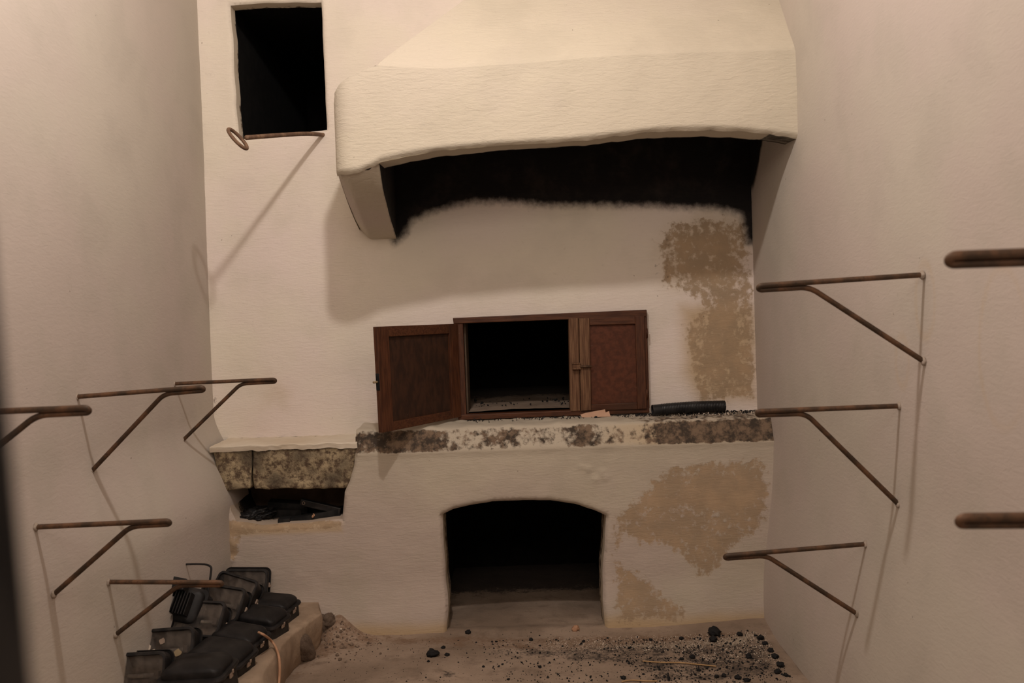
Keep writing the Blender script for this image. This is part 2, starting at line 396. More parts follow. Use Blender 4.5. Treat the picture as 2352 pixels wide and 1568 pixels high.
def ar(Y, Z):
    edge = Z - (1.98 - .25 * sst(Y, 3.7, 4.0))
    s1 = np.clip(.5 + edge / .14, 0, 1) * sst(Y, 3.40, 3.46) * (1 - sst(Z - (2.08 + (Y - YH) / .8), -.02, .02))
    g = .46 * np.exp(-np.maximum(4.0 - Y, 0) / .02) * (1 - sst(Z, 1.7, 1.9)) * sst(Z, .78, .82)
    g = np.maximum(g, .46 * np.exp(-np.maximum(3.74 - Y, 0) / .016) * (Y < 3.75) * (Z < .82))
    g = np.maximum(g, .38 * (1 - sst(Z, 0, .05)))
    st = np.zeros(len(Y))
    for (px, py, r) in ((2120, 690, .055), (2300, 800, .10), (2070, 830, .04)):
        c = atX(px, py, 1.0); dd = np.hypot(Y - c.y, (Z - c.z) * .6); st = np.maximum(st, .42 * np.exp(-((dd - r) / .014) ** 2))
    return {'soot': s1, 'grime': g, 'ochre': np.maximum(st, .15 * (1 - sst(Z, 0, .4)))}
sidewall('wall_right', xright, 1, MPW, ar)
# ceiling and wall behind the viewer
def plane(name, P, mat):
    o = mesh_obj(name, P, [(0, 1, 2, 3)], mat, smooth=False); tag(o, kind='structure'); return o
plane('ceiling', [(-1.4, -1, 3.4), (1.15, -1, 3.4), (1.15, 4.1, 3.4), (-1.4, 4.1, 3.4)], MPW)
plane('wall_front', [(-1.4, -1, 0), (1.15, -1, 0), (1.15, -1, 3.4), (-1.4, -1, 3.4)], MPW)
# floor
ys = np.r_[np.arange(-1.0, 2.7, .09), np.arange(2.7, 4.85, .0125)]; xx = np.arange(-1.4, 1.11, .0125)
Xg, Yg = np.meshgrid(xx, ys); X = Xg.ravel(); Y = Yg.ravel(); q = np.c_[X, Y, X * 0]
def zfloor(X, Y):
    q = np.c_[X, Y, X * 0]
    z = .006 * fbm(q, 2.5, 3, 21) + .0025 * fbm(q, 17, 3, 22)
    c = atZ(790, 1440, 0)                                     # dirt heaped in the corner by the plinth
    z += (.075 + .03 * fbm(q, 14, 4, 23)) * np.exp(-(((X - c.x) / .085) ** 2 + ((Y - 3.74) / .12) ** 2)) + .010 * np.exp(-((Y - 3.74) / .05) ** 2) * (Y < 3.8)
    z += .022 * sst(X, .45, .9) * sst(Y, 3.45, 3.7) * (Y < 3.8)
    return z
def fpoly(pts): return [(p.x, p.y) for p in (atZ(a, b, 0) for a, b in pts)]
P2 = np.c_[X, Y]
black_pl = fpoly([(1180, 1480), (1400, 1462), (1700, 1452), (1760, 1455), (1830, 1560), (1500, 1575), (1420, 1530), (1060, 1505)])
pale_pl = fpoly([(1230, 1462), (1500, 1470), (1740, 1455), (1760, 1480), (1560, 1492), (1250, 1490)])
brown_f = fpoly([(700, 1400), (800, 1420), (900, 1460), (1700, 1450), (1750, 1470), (1300, 1500), (860, 1485), (740, 1520), (690, 1568), (640, 1568)])
crn = fpoly([(1690, 1450), (1765, 1455), (1810, 1520), (1740, 1520)])
spot = fpoly([(1005, 1545), (1060, 1538), (1050, 1560), (1010, 1560)])
o = mesh_obj('floor', np.c_[X, Y, zfloor(X, Y)], grid_faces(len(xx), len(ys)), M_FLOOR,
         attrs={'soot': np.maximum.reduce([.95 * sst(Y, 4.06, 4.45), .60 * pmask(P2, black_pl, .12), .55 * pmask(P2, crn, .1), .75 * np.exp(-(((X - np.mean([p[0] for p in spot])) / .045) ** 2 + ((Y - np.mean([p[1] for p in spot])) / .05) ** 2))]),  # first soot term paints the shade on the floor deep inside the arch
                'pale': .58 * pmask(P2, pale_pl, .06), 'brown': .62 * pmask(P2, brown_f, .12)})
tag(o, kind='structure')

# ---------------------------------------------------------------- lower masonry (hearth base)
ARCH = poly([(1026, 1475), (1030, 1400), (1022, 1300), (1017, 1215), (1016, 1182), (1040, 1170), (1080, 1160), (1130, 1153), (1200, 1150), (1265, 1150), (1320, 1159), (1365, 1173), (1392, 1186), (1391, 1230), (1386, 1300), (1384, 1380), (1390, 1475)], YL)
ARCH = [(x, max(z, -.03)) for x, z in ARCH]; ARCH[0] = (ARCH[0][0], -.03); ARCH[-1] = (ARCH[-1][0], -.03)
ARCH = dens(ARCH, .02, .004, 11)
NB = poly([(500, 1000), (816, 1000), (815, 1040), (812, 1070), (802, 1105), (790, 1130), (786, 1165), (783, 1192), (700, 1203), (600, 1207), (540, 1200), (527, 1175), (520, 1140), (480, 1100)], YL)
NB = [(x, z) for x, z in NB]
NB[0] = (-1.34, 1.2); NB[1] = (NB[1][0], 1.2); NB[-1] = (-1.34, NB[-1][1])
NICHE = dens(NB, .02, .004, 12)
SM = .715                                                    # where the front starts to lean back into the ledge
TOPS = .80
def prof(s):
    """profile of the masonry: front face, worn sloping band, level ledge"""
    y = np.full(len(s), YL); z = s.copy()
    b = np.clip((s - SM) / .09, 0, 1); y = y + .038 * b ** 1.4 - .006 * np.exp(-((s - SM) / .012) ** 2)
    l = np.clip(s - (SM + .085), 0, None); z = np.minimum(z, SM + .085 + .5 * (1 - np.exp(-l / .012)) * .012 + l * .02); y = y + l
    return y, z
xs = np.arange(-1.30, 1.06, .0115); ss = np.arange(-.03, 1.06, .0115)
uv, tri, d = sheet(xs, ss, [ARCH, NICHE], .02)
yy, zz = prof(uv[:, 1]); q = np.c_[uv[:, 0], yy, zz]
front = 1 - sst(uv[:, 1], SM + .06, SM + .1)
yy = yy + roundin(np.minimum(d, 1), .02) * front + (.010 * fbm(q, 1.8, 3, 31) + .0035 * fbm(q, 9, 3, 33)) * front - .03 * (1 - sst(zz, 0, .22)) * front
zz = zz + (1 - front) * .006 * fbm(q, 6, 3, 35) + (1 - front) * .006 * fbm(q, 25, 2, 36)
def blobs(lst, amp, r, seed):                               # flaked plaster ridges
    h = 0
    for px, py in lst:
        c = at(px, py, YL); h = h + np.exp(-(((uv[:, 0] - c.x) / (r * 1.6)) ** 2 + ((uv[:, 1] - c.z) / r) ** 2))
    return amp * h * (1 + .8 * fbm(q, 40, 2, seed))
yy -= blobs([(530, 1240), (535, 1262), (528, 1285), (540, 1250)], .012, .012, 41) + blobs([(1335, 1072), (1350, 1078), (1385, 1085), (1390, 1098), (1368, 1100)], .008, .008, 42)
L2 = np.c_[uv[:, 0], zz]
sill = poly([(505, 1190), (790, 1190), (788, 1216), (700, 1222), (560, 1232), (545, 1290), (518, 1290)], YL)
bp = poly([(1400, 1180), (1500, 1095), (1540, 1060), (1600, 1050), (1760, 1040), (1775, 1130), (1765, 1210), (1740, 1240), (1690, 1265), (1660, 1320), (1600, 1335), (1560, 1290), (1520, 1262), (1480, 1268), (1440, 1240), (1420, 1280), (1500, 1320), (1590, 1400), (1580, 1430), (1410, 1440), (1400, 1330)], YL)
bp2 = poly([(1560, 1070), (1760, 1060), (1765, 1200), (1560, 1200)], YL)
on_ledge = sst(uv[:, 1], SM + .075, SM + .1)
band = sst(uv[:, 1], SM - .015, SM + .01) * (1 - on_ledge)
bandn = .49 + .36 * sst(uv[:, 0], .45, .62) + .34 * np.exp(-((uv[:, 0] + .42) / .13) ** 2) + .12 * (uv[:, 0] < -.5) + .25 * np.exp(-((uv[:, 0] - .25) / .06) ** 2) + .10 * np.exp(-((uv[:, 0] + .05) / .12) ** 2)
A = {'brown': np.maximum.reduce([.62 * pmask(L2, sill, .03), .62 * pmask(L2, bp, .09), .80 * pmask(L2, bp2, .16)]),
     'ochre': np.maximum.reduce([.35 * pmask(L2, bp2, .2), .6 * band * sst(uv[:, 0], .1, .5), .85 * (1 - sst(zz, 0, .11)), .45 * pmask(L2, poly([(1620, 1440), (1700, 1420), (1740, 1380), (1770, 1400), (1760, 1460), (1600, 1460)], YL), .05), .7 * pmask(L2, poly([(515, 1195), (790, 1195), (790, 1225), (520, 1235)], YL), .03)]),
     'grime': np.maximum.reduce([band * bandn, on_ledge * (.28 + .30 * sst(uv[:, 0], .3, .6)), .42 * (1 - sst(zz, 0, .02)), .35 * pmask(L2, poly([(510, 1195), (790, 1195), (785, 1215), (520, 1225)], YL), .03)]),
     'cream': .8 * sst(zz, .4, .75) + 0 * zz}
hearth = empty('hearth_base', (0, YL, 0)); tag(hearth, 'plastered lower masonry block under the oven ledge with an arched opening', 'hearth')
o = mesh_obj('masonry_front', P3 := np.c_[uv[:, 0], yy, zz] - np.array([0, YL, 0]), tri, MPL, hearth, attrs=A)
def yfr(X, Z):
    q = np.c_[X, X * 0 + YL, Z]; return YL + .010 * fbm(q, 1.8, 3, 31) + .0035 * fbm(q, 9, 3, 33) - .03 * (1 - sst(Z, 0, .22)) - YL
o = reveal('arch_reveal', ARCH, yfr, .16, MPL, hearth, lambda V: {'cream': np.ones(len(V)), 'grime': .62 * sst(V[:, 1], .03, .12), 'ochre': .5 * sst(V[:, 1], .0, .06)}, off=.02)  # jamb colour turns from cream to dark with depth
nr = [p for p in NICHE]
o = reveal('niche_reveal', nr, yfr, .32, MPL, hearth, lambda V: {'grime': .5 * sst(V[:, 1], .03, .10), 'ochre': np.full(len(V), .5), 'soot': .8 * sst(V[:, 1], .05, .2) * (V[:, 2] < .7)}, off=.02, zmax=.80)  # niche sides get darker towards the back
aa = np.array(ARCH)
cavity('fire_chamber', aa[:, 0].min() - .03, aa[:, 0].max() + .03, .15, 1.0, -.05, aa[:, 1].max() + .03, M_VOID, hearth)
# back of the niche
bm = bmesh.new(); add_box(bm, (-.95, .33, .52), (.75, .02, .5)); bm_obj('niche_back', bm, M_TAN, hearth)

# stone lintel over the niche: two rough blocks with a joint
def rough_block(name, pts, y0, y1, mat, parent, seed, amp=.007, top=None, loc=(0, 0, 0)):
    """block whose front outline is pts (x,z) quad: bl, br, tr, tl"""
    n, m, dpt = 46, 20, 14; bl, br, tr, tl = [np.array(p) for p in pts]; V = []; idx = {}
    bm = bmesh.new()
    def P(u, v, wv):
        p = (bl * (1 - u) + br * u) * (1 - v) + (tl * (1 - u) + tr * u) * v
        return np.array([p[0], y0 + (y1 - y0) * wv, p[1]])
    def vert(i, j, k):
        if (i, j, k) not in idx: idx[(i, j, k)] = len(V); V.append(P(i / n, j / m, k / dpt))
        return idx[(i, j, k)]
    Fc = []
    for i in range(n):
        for j in range(m):
            Fc.append((vert(i, j, 0), vert(i + 1, j, 0), vert(i + 1, j + 1, 0), vert(i, j + 1, 0)))
            Fc.append((vert(i, j, dpt), vert(i, j + 1, dpt), vert(i + 1, j + 1, dpt), vert(i + 1, j, dpt)))
    for i in range(n):
        for k in range(dpt):
            Fc.append((vert(i, 0, k), vert(i, 0, k + 1), vert(i + 1, 0, k + 1), vert(i + 1, 0, k)))
            Fc.append((vert(i, m, k), vert(i + 1, m, k), vert(i + 1, m, k + 1), vert(i, m, k + 1)))
    for j in range(m):
        for k in range(dpt):
            Fc.append((vert(0, j, k), vert(0, j + 1, k), vert(0, j + 1, k + 1), vert(0, j, k + 1)))
            Fc.append((vert(n, j, k), vert(n, j, k + 1), vert(n, j + 1, k + 1), vert(n, j + 1, k)))
    V = np.array(V); c = V.mean(0)
    # soften the edges, then roughen
    h = (V.max(0) - V.min(0)) / 2; e = np.abs(V - c) / h; near = np.sort(e, 1)[:, 1]
    V = c + (V - c) * (1 - .035 * sst(near, .85, 1.0))[:, None]
    for a in range(3): V[:, a] += amp * fbm(V, 14, 4, seed + 7 * a)
    g = .8 * np.clip(fbm(V, 9, 3, seed + 3) - .05, 0, 1)
    return mesh_obj(name, V - np.array(loc), Fc, mat, parent, attrs={'grime': g})
lint = empty('stone_lintel', (0, 3.76, 0)); tag(lint, 'rough lichen-mottled stone lintel spanning the niche of burnt scraps', 'lintel')
P = lambda *a: poly(a, 3.76)
rough_block('stone_block', P((514, 1130), (575, 1120), (578, 1026), (487, 1030)), 3.755, 3.99, M_LINTEL, lint, 60, loc=(0, 3.76, 0))
rough_block('stone_block', P((580, 1122), (797, 1121), (826, 1028), (580, 1026)), 3.757, 3.99, M_LINTEL, lint, 70, .009, loc=(0, 3.76, 0))
# mortar cap over the blocks, a thin plaster shelf
nx, ny = 70, 22; V = []
for j in range(ny):
    for i in range(nx):
        x = -1.215 + .58 * i / (nx - 1); t = j / (ny - 1)
        z0 = at(650, 1026, 3.75).z
        if t < .35: y, z = 3.748 - .004 * (t / .35), z0 - .012 + .022 * (t / .35)
        else: y, z = 3.744 + (t - .35) / .65 * .27, z0 + .010 + .004 * (t - .35)
        V.append((x, y, z))
V = np.array(V); V[:, 2] += .004 * fbm(V, 12, 3, 81) + .005 * fbm(V, 40, 2, 82); V[:, 1] += .005 * fbm(V, 20, 3, 83)
mesh_obj('mortar_cap', V - np.array([0, 3.76, 0]), grid_faces(nx, ny), MP, lint, attrs={'cream': np.ones(len(V)), 'ochre': np.full(len(V), .45), 'grime': .30 * (V[:, 1] > 3.97) + .12})

# ---------------------------------------------------------------- hood
hood = empty('chimney_hood', (0, YH, 0)); tag(hood, 'large cream plastered chimney hood with arched soot-black underside above the wooden cupboard', 'chimney hood')
botp = [at(a, b, YH) for a, b in ((778, 398), (820, 396), (862, 378), (870, 371), (930, 358), (1000, 346), (1100, 336), (1200, 330), (1290, 325), (1350, 320), (1420, 311), (1500, 302), (1560, 298), (1640, 298), (1710, 301), (1770, 307), (1816, 314), (1850, 320))]
topp = [at(a, b, YH) for a, b in ((761, 230), (764, 208), (778, 192), (800, 178), (830, 164), (862, 151), (900, 153), (1000, 158), (1100, 152), (1200, 145), (1330, 134), (1450, 126), (1600, 120), (1720, 118), (1850, 114))]
bx, bz = [p.x for p in botp], [p.z for p in botp]; tx, tz = [p.x for p in topp], [p.z for p in topp]
XL = at(761, 290, YH).x; XI = at(869, 380, YH).x; XR = 1.02
zb = lambda x: np.interp(x, bx, bz); zt = lambda x: np.interp(x, tx, tz)
V = []; Fc = []; soot = []; cr = []
def patch(G, sv, cv=.3):          # G: (nv, nu, 3)
    off = len(V); nv, nu = G.shape[:2]
    V.extend(G.reshape(-1, 3)); Fc.extend(grid_faces(nu, nv, off)); s_ = np.asarray(sv, float)
    soot.extend((np.full(nv * nu, float(sv)) if s_.ndim == 0 else s_.ravel())); cr.extend(np.full(nv * nu, cv))
RC = .07
def yfront(x):
    q = np.clip((XL + RC - x) / RC, 0, 1); return YH + RC * (1 - np.sqrt(np.maximum(1 - q * q, 0)))
def hoodwob(G, amp=1.0):
    q = G.reshape(-1, 3); n = (.010 * fbm(q, 2.2, 3, 91) + .003 * fbm(q, 10, 3, 92)) * amp
    H = G.copy(); H[..., 1] += n.reshape(G.shape[:2]); return H
xg = np.r_[XL + RC * (1 - np.cos(np.linspace(0, math.pi / 2, 9))), np.arange(XL + RC + .012, XR, .012)]
nv = 40
t = np.linspace(0, 1, nv)[:, None]
Z = zb(xg) * (1 - t) + zt(xg) * t
Y = np.broadcast_to(yfront(xg), Z.shape).copy()
Y += .018 * np.clip(1 - (Z - zb(xg)) / .018, 0, 1) ** 2      # eased lower edge
G = np.stack([np.broadcast_to(xg, Z.shape), Y, Z], -1); FR = hoodwob(G)
FR[..., 2] += (.0035 * fbm(FR.reshape(-1, 3) * np.array([1, 0, 0]), 30, 3, 95)).reshape(FR.shape[:2]) * (t < .02)
ct = .5 * sst(FR[..., 0], -.45, 0) * 1
patch(FR, 0, .8)
# side towards the wall
yg = np.linspace(0, 1, 30)[None, :]
YY = (yfront(np.array([XL]))[0]) * (1 - yg) + 4.03 * yg; CB0 = at(778, 398, YH).z; CB1 = at(828, 552, YB).z
zlo = CB0 + (CB1 - CB0) * ((YY - YH) / (YB - YH)); zhi = zt(XL) + 0 * YY
Z = zlo * (1 - t) + zhi * t
XLw, XIw = at(826, 550, YB).x, at(911, 549, YB).x
zlo = zlo + .045 - .018 * np.sin(math.pi * yg); Z = zlo * (1 - t) + zhi * t
G = np.stack([XL + (XLw - XL) * (np.broadcast_to(yg, Z.shape)), np.broadcast_to(YY, Z.shape), Z], -1); patch(G, 0, .3)
# shoulder top
xsd = np.linspace(XL, tx[5] + .02, 20)[None, :]; tt = np.linspace(0, 1, 20)[:, None]
G = np.stack([np.broadcast_to(xsd, (20, 20)), yfront(xsd) * (1 - tt) + 4.03 * tt, np.broadcast_to(zt(xsd), (20, 20))], -1); patch(hoodwob(G), 0, .5)
# sloping breast
KY, KX = .80, 1.03
E0 = Vector((tx[5], YH, tz[5]))
ns = 60; sl = np.linspace(0, .86, ns)[:, None]
ug = np.linspace(0, 1, 120)[None, :]
x0 = E0.x + KX * sl; X = x0 * (1 - ug) + XR * ug
zbase = zt(X * 0 + (E0.x * (1 - ug) + XR * ug))
Zs = zbase + sl - .012 * np.exp(-sl / .004); Ys = YH + KY * sl + .003 * np.exp(-sl / .004) + 0 * X
G = np.stack([X, Ys, Zs], -1); patch(hoodwob(G, 1.0), 0, .8)
# left cheek of the breast
ug2 = np.linspace(0, 1, 20)[None, :]
slc = sl.copy(); slc[0] = -.03
G = np.stack([x0 - .10 * ug2, (YH + KY * sl) * (1 - ug2) + 4.03 * ug2, (E0.z + slc) + 0 * ug2], -1); patch(hoodwob(G), 0, .5)
# lip underside, then sooty inner faces
xi = np.arange(XI, XR, .012); TH = .14
u = np.linspace(0, 1, 10)[:, None]; q3 = np.c_[xi, xi * 0, xi * 0]
inner_w = TH * (1 + .25 * fbm(q3, 5, 3, 97))
Yl = YH + .014 + inner_w * u; Zl = np.broadcast_to(zb(xi), Yl.shape) + .006 * u + .003 * fbm(q3, 30, 3, 95)
sm = np.clip((u - .78) * 3, 0, 1) + 0 * Yl
sm = np.maximum(sm, .42 * np.exp(-((np.broadcast_to(xi, Yl.shape) - .15) / .14) ** 2) * sst(u, .0, .9)); sm = np.maximum(sm, .55 * (np.broadcast_to(xi, Yl.shape) > .9))
patch(np.stack([np.broadcast_to(xi, Yl.shape), Yl, Zl], -1), sm, .9)
u = np.linspace(0, 1, 30)[:, None]
Zi = zb(xi) * (1 - u) + (zt(xi) - .03) * u + .006 * (1 - u); Yi = YH + .014 + inner_w + 0 * u
patch(np.stack([np.broadcast_to(xi, Zi.shape), Yi, Zi], -1), 1)
sl2 = np.linspace(0, .72, 20)[:, None]
patch(np.stack([xi + (KX * sl2 + .05) * (1 - (xi - XI) / (XR - XI)), YH + .014 + inner_w + KY * sl2, zt(xi) - .03 + sl2], -1), 1)
V = np.array(V)
mesh_obj('canopy', V - np.array([0, YH, 0]), Fc, MPH, hood, attrs={'soot': soot, 'cream': cr, 'ochre': np.where(V[:, 2] < 0, 0, 0)})
# corbel: underside sloping down to the wall, chamfered left, sooty inner cheek
V = []; Fc = []; soot = []; cr = []
XLw, XIw = at(826, 550, YB).x, at(911, 549, YB).x
u = np.linspace(0, 1, 40)[:, None]; v = np.linspace(0, 1, 26)[None, :]
Yc = YH + .02 + (YB + .02 - YH - .02) * u + 0 * v
Xa = XL * (1 - u) + XLw * u; Xb = XI * (1 - u) + XIw * u; Xc = Xa * (1 - v) + Xb * v
cz = (CB0 * (1 - u) + CB1 * u) - .018 * np.sin(math.pi * u)
Zc = cz + .045 * np.clip((.30 - v) / .30, 0, 1) ** 1.2 + (zb(XI) - CB0) * sst(v, .75, 1) * np.clip(1 - u * 6, 0, 1)
Zc = Zc + .01 * np.clip(1 - u * 14, 0, 1)
Yc = np.maximum(Yc, yfront(Xc) + .004)
patch(np.stack([Xc, Yc, Zc], -1), np.clip((v - .90) * 8, 0, 1) * .62 + 0 * u, 0)
w_ = np.linspace(0, 1, 30)[None, :]
Zin = Zc[:, -1:] * (1 - w_) + (zt(XI) - .03) * w_
G = np.stack([Xb + 0 * w_, Yc[:, -1:] + 0 * w_, Zin], -1); patch(G, np.clip(.55 + w_ * 20, 0, 1) + 0 * u, 0)
V = np.array(V); n_ = .006 * fbm(V, 6, 3, 99); V[:, 2] += n_
mesh_obj('corbel', V - np.array([0, YH, 0]), Fc, MPH, hood, attrs={'soot': soot, 'cream': cr})

# ---------------------------------------------------------------- cupboard
cup = empty('wooden_cupboard', at(1266, 958, YB)); CO = cup.location.copy()
tag(cup, 'red-brown wooden oven cupboard with left door standing open under the chimney hood', 'cupboard')
def qbar(name, pts, y0, y1, mat, parent=cup, Y=None, bevel=.0025, org=None, wear=None):
    Y = Y or YB; p = [at(a, b, Y) for a, b in pts]; bm = bmesh.new(); org = org or CO
    f = [bm.verts.new((q.x - org.x, y0 - org.y, q.z - org.z)) for q in p]; b = [bm.verts.new((q.x - org.x, y1 - org.y, q.z - org.z)) for q in p]
    bm.faces.new(f); bm.faces.new(b[::-1])
    for i in range(4): bm.faces.new((f[i], b[i], b[(i + 1) % 4], f[(i + 1) % 4]))
    return bm_obj(name, bm, mat, parent, bevel=bevel)
# surround
qbar('frame_rail', [(1041, 730), (1483, 711), (1484, 727), (1043, 743)], 3.968, 4.03, M_WOODH)
qbar('frame_rail', [(1052, 951), (1488, 934), (1490, 946), (1054, 963)], 3.970, 4.03, M_WOODH)
qbar('frame_stile', [(1043, 743), (1064, 742), (1072, 951), (1054, 952)], 3.975, 4.03, M_WOOD)
qbar('frame_stile', [(1476, 727), (1484, 727), (1490, 936), (1483, 937)], 3.972, 4.03, M_WOOD)
qbar('mullion', [(1305, 731), (1327, 730), (1332, 942), (1309, 943)], 3.966, 4.03, M_SPLIT)
# weathered lining seen inside the left jamb
qbar('inner_lining', [(1064, 742), (1068, 742), (1076, 950), (1072, 951)], 4.02, 4.22, M_PALEW)
# closed right door
rd = empty('door'); rd.parent = cup
qbar('door_stile', [(1328, 731), (1352, 730), (1357, 940), (1333, 942)], 3.962, 3.99, M_SPLIT, rd)
qbar('door_stile', [(1456, 726), (1477, 725), (1483, 937), (1462, 938)], 3.962, 3.99, M_WOOD, rd)
qbar('door_rail', [(1352, 730), (1456, 726), (1457, 744), (1353, 747)], 3.963, 3.99, M_WOODH, rd)
qbar('door_rail', [(1357, 927), (1461, 922), (1462, 938), (1357, 941)], 3.963, 3.99, M_WOODH, rd)
qbar('door_panel', [(1352, 746), (1458, 743), (1463, 923), (1357, 928)], 3.974, 3.985, M_PANEL, rd)
# turn latch across mullion and door
la = empty('latch'); la.parent = rd
p = at(1324, 840, 3.95); bm = bmesh.new(); add_box(bm, (p.x - CO.x, -.045, p.z - CO.z), (.034, .014, .026)); add_box(bm, (p.x - CO.x, -.050, p.z - CO.z + .010), (.036, .012, .006)); add_box(bm, (p.x - CO.x, -.050, p.z - CO.z - .012), (.036, .012, .006))
o = bm_obj('keeper', bm, M_SPLIT, rd, bevel=.002)
bpy.data.objects.remove(la)
p = at(1348, 841, 3.95); V_, F_ = tube_mesh([(p.x - CO.x - .03, -.048, p.z - CO.z), (p.x - CO.x + .022, -.048, p.z - CO.z - .001)], .0045, 10); o = mesh_obj('bolt', V_, F_, M_IRON, rd); o['label'] = 'dark iron bolt'
# hinges at the right edge
for py in (765, 905):
    p = at(1486, py, 3.965); V_, F_ = tube_mesh([(p.x - CO.x, -.035, p.z - CO.z - .02), (p.x - CO.x, -.035, p.z - CO.z + .02)], .004, 10); mesh_obj('hinge', V_, F_, M_WOOD, rd)
# open left door: hinge edge at the left stile, free edge swung towards the room
HT, HB = at(1052, 743, 3.965), at(1060, 957, 3.965); FT, FB = at(866, 750, 3.585), at(879, 994, 3.585)
ldoor = empty('door'); ldoor.parent = cup
ax = (FT - HT); ax.z = 0; W = ax.length; ax.normalize(); nrm = Vector((-ax.y, ax.x, 0))
if nrm.y > 0: nrm = -nrm                                     # room side
nrm = -nrm if nrm.x < 0 else nrm
def dpt_(u, v, dd):                                          # u along width from hinge, v up
    a = HB.lerp(FB, u); b = HT.lerp(FT, u); p = a.lerp(b, v) + nrm * dd; return p - CO
def dbox(name, u0, u1, v0, v1, d0, d1, mat, bev=.002, par=ldoor):
    bm = bmesh.new(); vs = [bm.verts.new(dpt_(*c)) for c in ((u0, v0, d0), (u1, v0, d0), (u1, v1, d0), (u0, v1, d0), (u0, v0, d1), (u1, v0, d1), (u1, v1, d1), (u0, v1, d1))]
    for f in ((0, 1, 2, 3), (7, 6, 5, 4), (0, 4, 5, 1), (1, 5, 6, 2), (2, 6, 7, 3), (3, 7, 4, 0)): bm.faces.new([vs[i] for i in f])
    return bm_obj(name, bm, mat, par, bevel=bev)
dbox('door_stile', 0, .12, 0, 1, -.022, .0, M_WOOD); dbox('door_stile', .87, 1, 0, 1, -.022, .0, M_WOOD)
dbox('door_rail', .12, .87, .90, 1, -.022, .0, M_WOODH); dbox('door_rail', .12, .87, 0, .085, -.022, .0, M_WOODH)
dbox('door_panel', .11, .88, .07, .92, -.016, -.010, M_DARKW)
kb = dbox('lock_plate', .995, 1.004, .40, .56, -.020, -.002, M_CHAR, .001)
c = dpt_(1.0, .48, -.012); V_, F_ = tube_mesh([c, c + ax * .022], .0045, 10); o = mesh_obj('latch_peg', V_, F_, M_BRASS, ldoor); o['label'] = 'greenish latch peg'
# oven chamber behind
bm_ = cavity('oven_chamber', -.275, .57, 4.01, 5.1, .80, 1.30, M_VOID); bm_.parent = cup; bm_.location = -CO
p0, p1 = at(1066, 950, YB), at(1330, 942, YB)
xs_ = np.linspace(-.27, .56, 90); ys_ = np.linspace(4.03, 5.08, 70); Xg, Yg = np.meshgrid(xs_, ys_); X = Xg.ravel(); Y = Yg.ravel()
q = np.c_[X, Y, X * 0]; Z = .842 + .008 * fbm(q, 5, 4, 111) + .02 * sst(Y, 4.3, 5)
mesh_obj('ash_bed', np.c_[X, Y, Z] - np.array(CO), grid_faces(90, 70), M_FLOOR, cup, attrs={'grime': .20 + .4 * sst(Y, 4.25, 4.7), 'soot': .9 * sst(Y, 4.35, 4.8), 'cream': np.zeros(len(X))})  # ash colour darkens towards the far end of the chamber

# ---------------------------------------------------------------- things on the ledge
def ledge_z(x, y): return SM + .085 + .006 + (y - YL - .038) * .02
# corrugated hose
a, b = at(1497, 948, 3.92), at(1668, 938, 3.90)
a = Vector((a.x, 3.90, .833)); b = Vector((b.x, 3.93, .838))
pts = []; rad = []; n = 150
for i in range(n + 1):
    t_ = i / n; p = a.lerp(b, t_) + Vector((0, 0, .004 * math.sin(math.pi * t_))); pts.append(p)
    rad.append(.0225 + (.0016 * math.sin(i * math.pi * .62) if t_ > .12 else 0))
V_, F_ = tube_mesh(pts, 0, 24, cap=False, radii=rad)
Vi, Fi = tube_mesh(pts, 0, 24, cap=False, radii=[.018] * len(pts)); off = len(V_); V_ += Vi; F_ += [tuple(off + k for k in f[::-1]) for f in Fi]
m_ = n * 24
for k in range(24):
    F_.append((k, off + k, off + (k + 1) % 24, (k + 1) % 24)); F_.append((m_ + k, m_ + (k + 1) % 24, off + m_ + (k + 1) % 24, off + m_ + k))
tag(mesh_obj('corrugated_hose', [v - a for v in V_], F_, M_HOSE), 'short length of black corrugated hose lying on the oven ledge', 'hose').location = a
# torn cardboard
pl = [at(x, y, 3.93) for x, y in ((1333, 948), (1345, 944), (1390, 936), (1391, 943), (1399, 940), (1402, 958), (1385, 962), (1378, 960), (1345, 959), (1337, 957))]
bm = bmesh.new(); c0 = at(1368, 961, 3.93); c0.z = .8195
f_ = [bm.verts.new((q.x - c0.x, (q.z - c0.z + .004) * .35 + 0 - .003, max(q.z - c0.z, -.001))) for q in pl]
b_ = [bm.verts.new((v.co.x, v.co.y + .003, v.co.z)) for v in f_]
bm.faces.new(f_); bm.faces.new(b_[::-1])
for i in range(len(f_)): j = (i + 1) % len(f_); bm.faces.new((f_[i], b_[i], b_[j], f_[j]))
o = bm_obj('cardboard_scrap', bm, M_CARD); c0.z = .812; o.location = c0; tag(o, 'torn piece of tan cardboard leaning at the foot of the closed cupboard door', 'cardboard')

# ---------------------------------------------------------------- crumbs and lumps
def lump_mesh(bm, c, r, rng, sq=.7):
    m = Matrix.Translation(c) @ Euler((rng.random() * 3, rng.random() * 3, rng.random() * 3)).to_matrix().to_4x4() @ Matrix.Diagonal((r * rng.uniform(.7, 1.2), r * rng.uniform(.7, 1.2), r * sq, 1))
    vs = bmesh.ops.create_icosphere(bm, subdivisions=1, radius=1, matrix=m)['verts']
    for v in vs: v.co += Vector((rng.uniform(-1, 1), rng.uniform(-1, 1), rng.uniform(-1, 1))) * r * .22
def crumbs(name, n, place, rr, mat, seed, label, cat):
    rng = random.Random(seed); bm = bmesh.new()
    for _ in range(n):
        p = place(rng); r = rng.uniform(*rr) ** 1.0
        if rng.random() < .75: r *= .55
        lump_mesh(bm, Vector(p) + Vector((0, 0, r * .35)), r, rng)
    o = bm_obj(name, bm, mat); tag(o, label, cat, kind='stuff'); return o
zfl = lambda x, y: float(zfloor(np.array([x]), np.array([y]))[0])
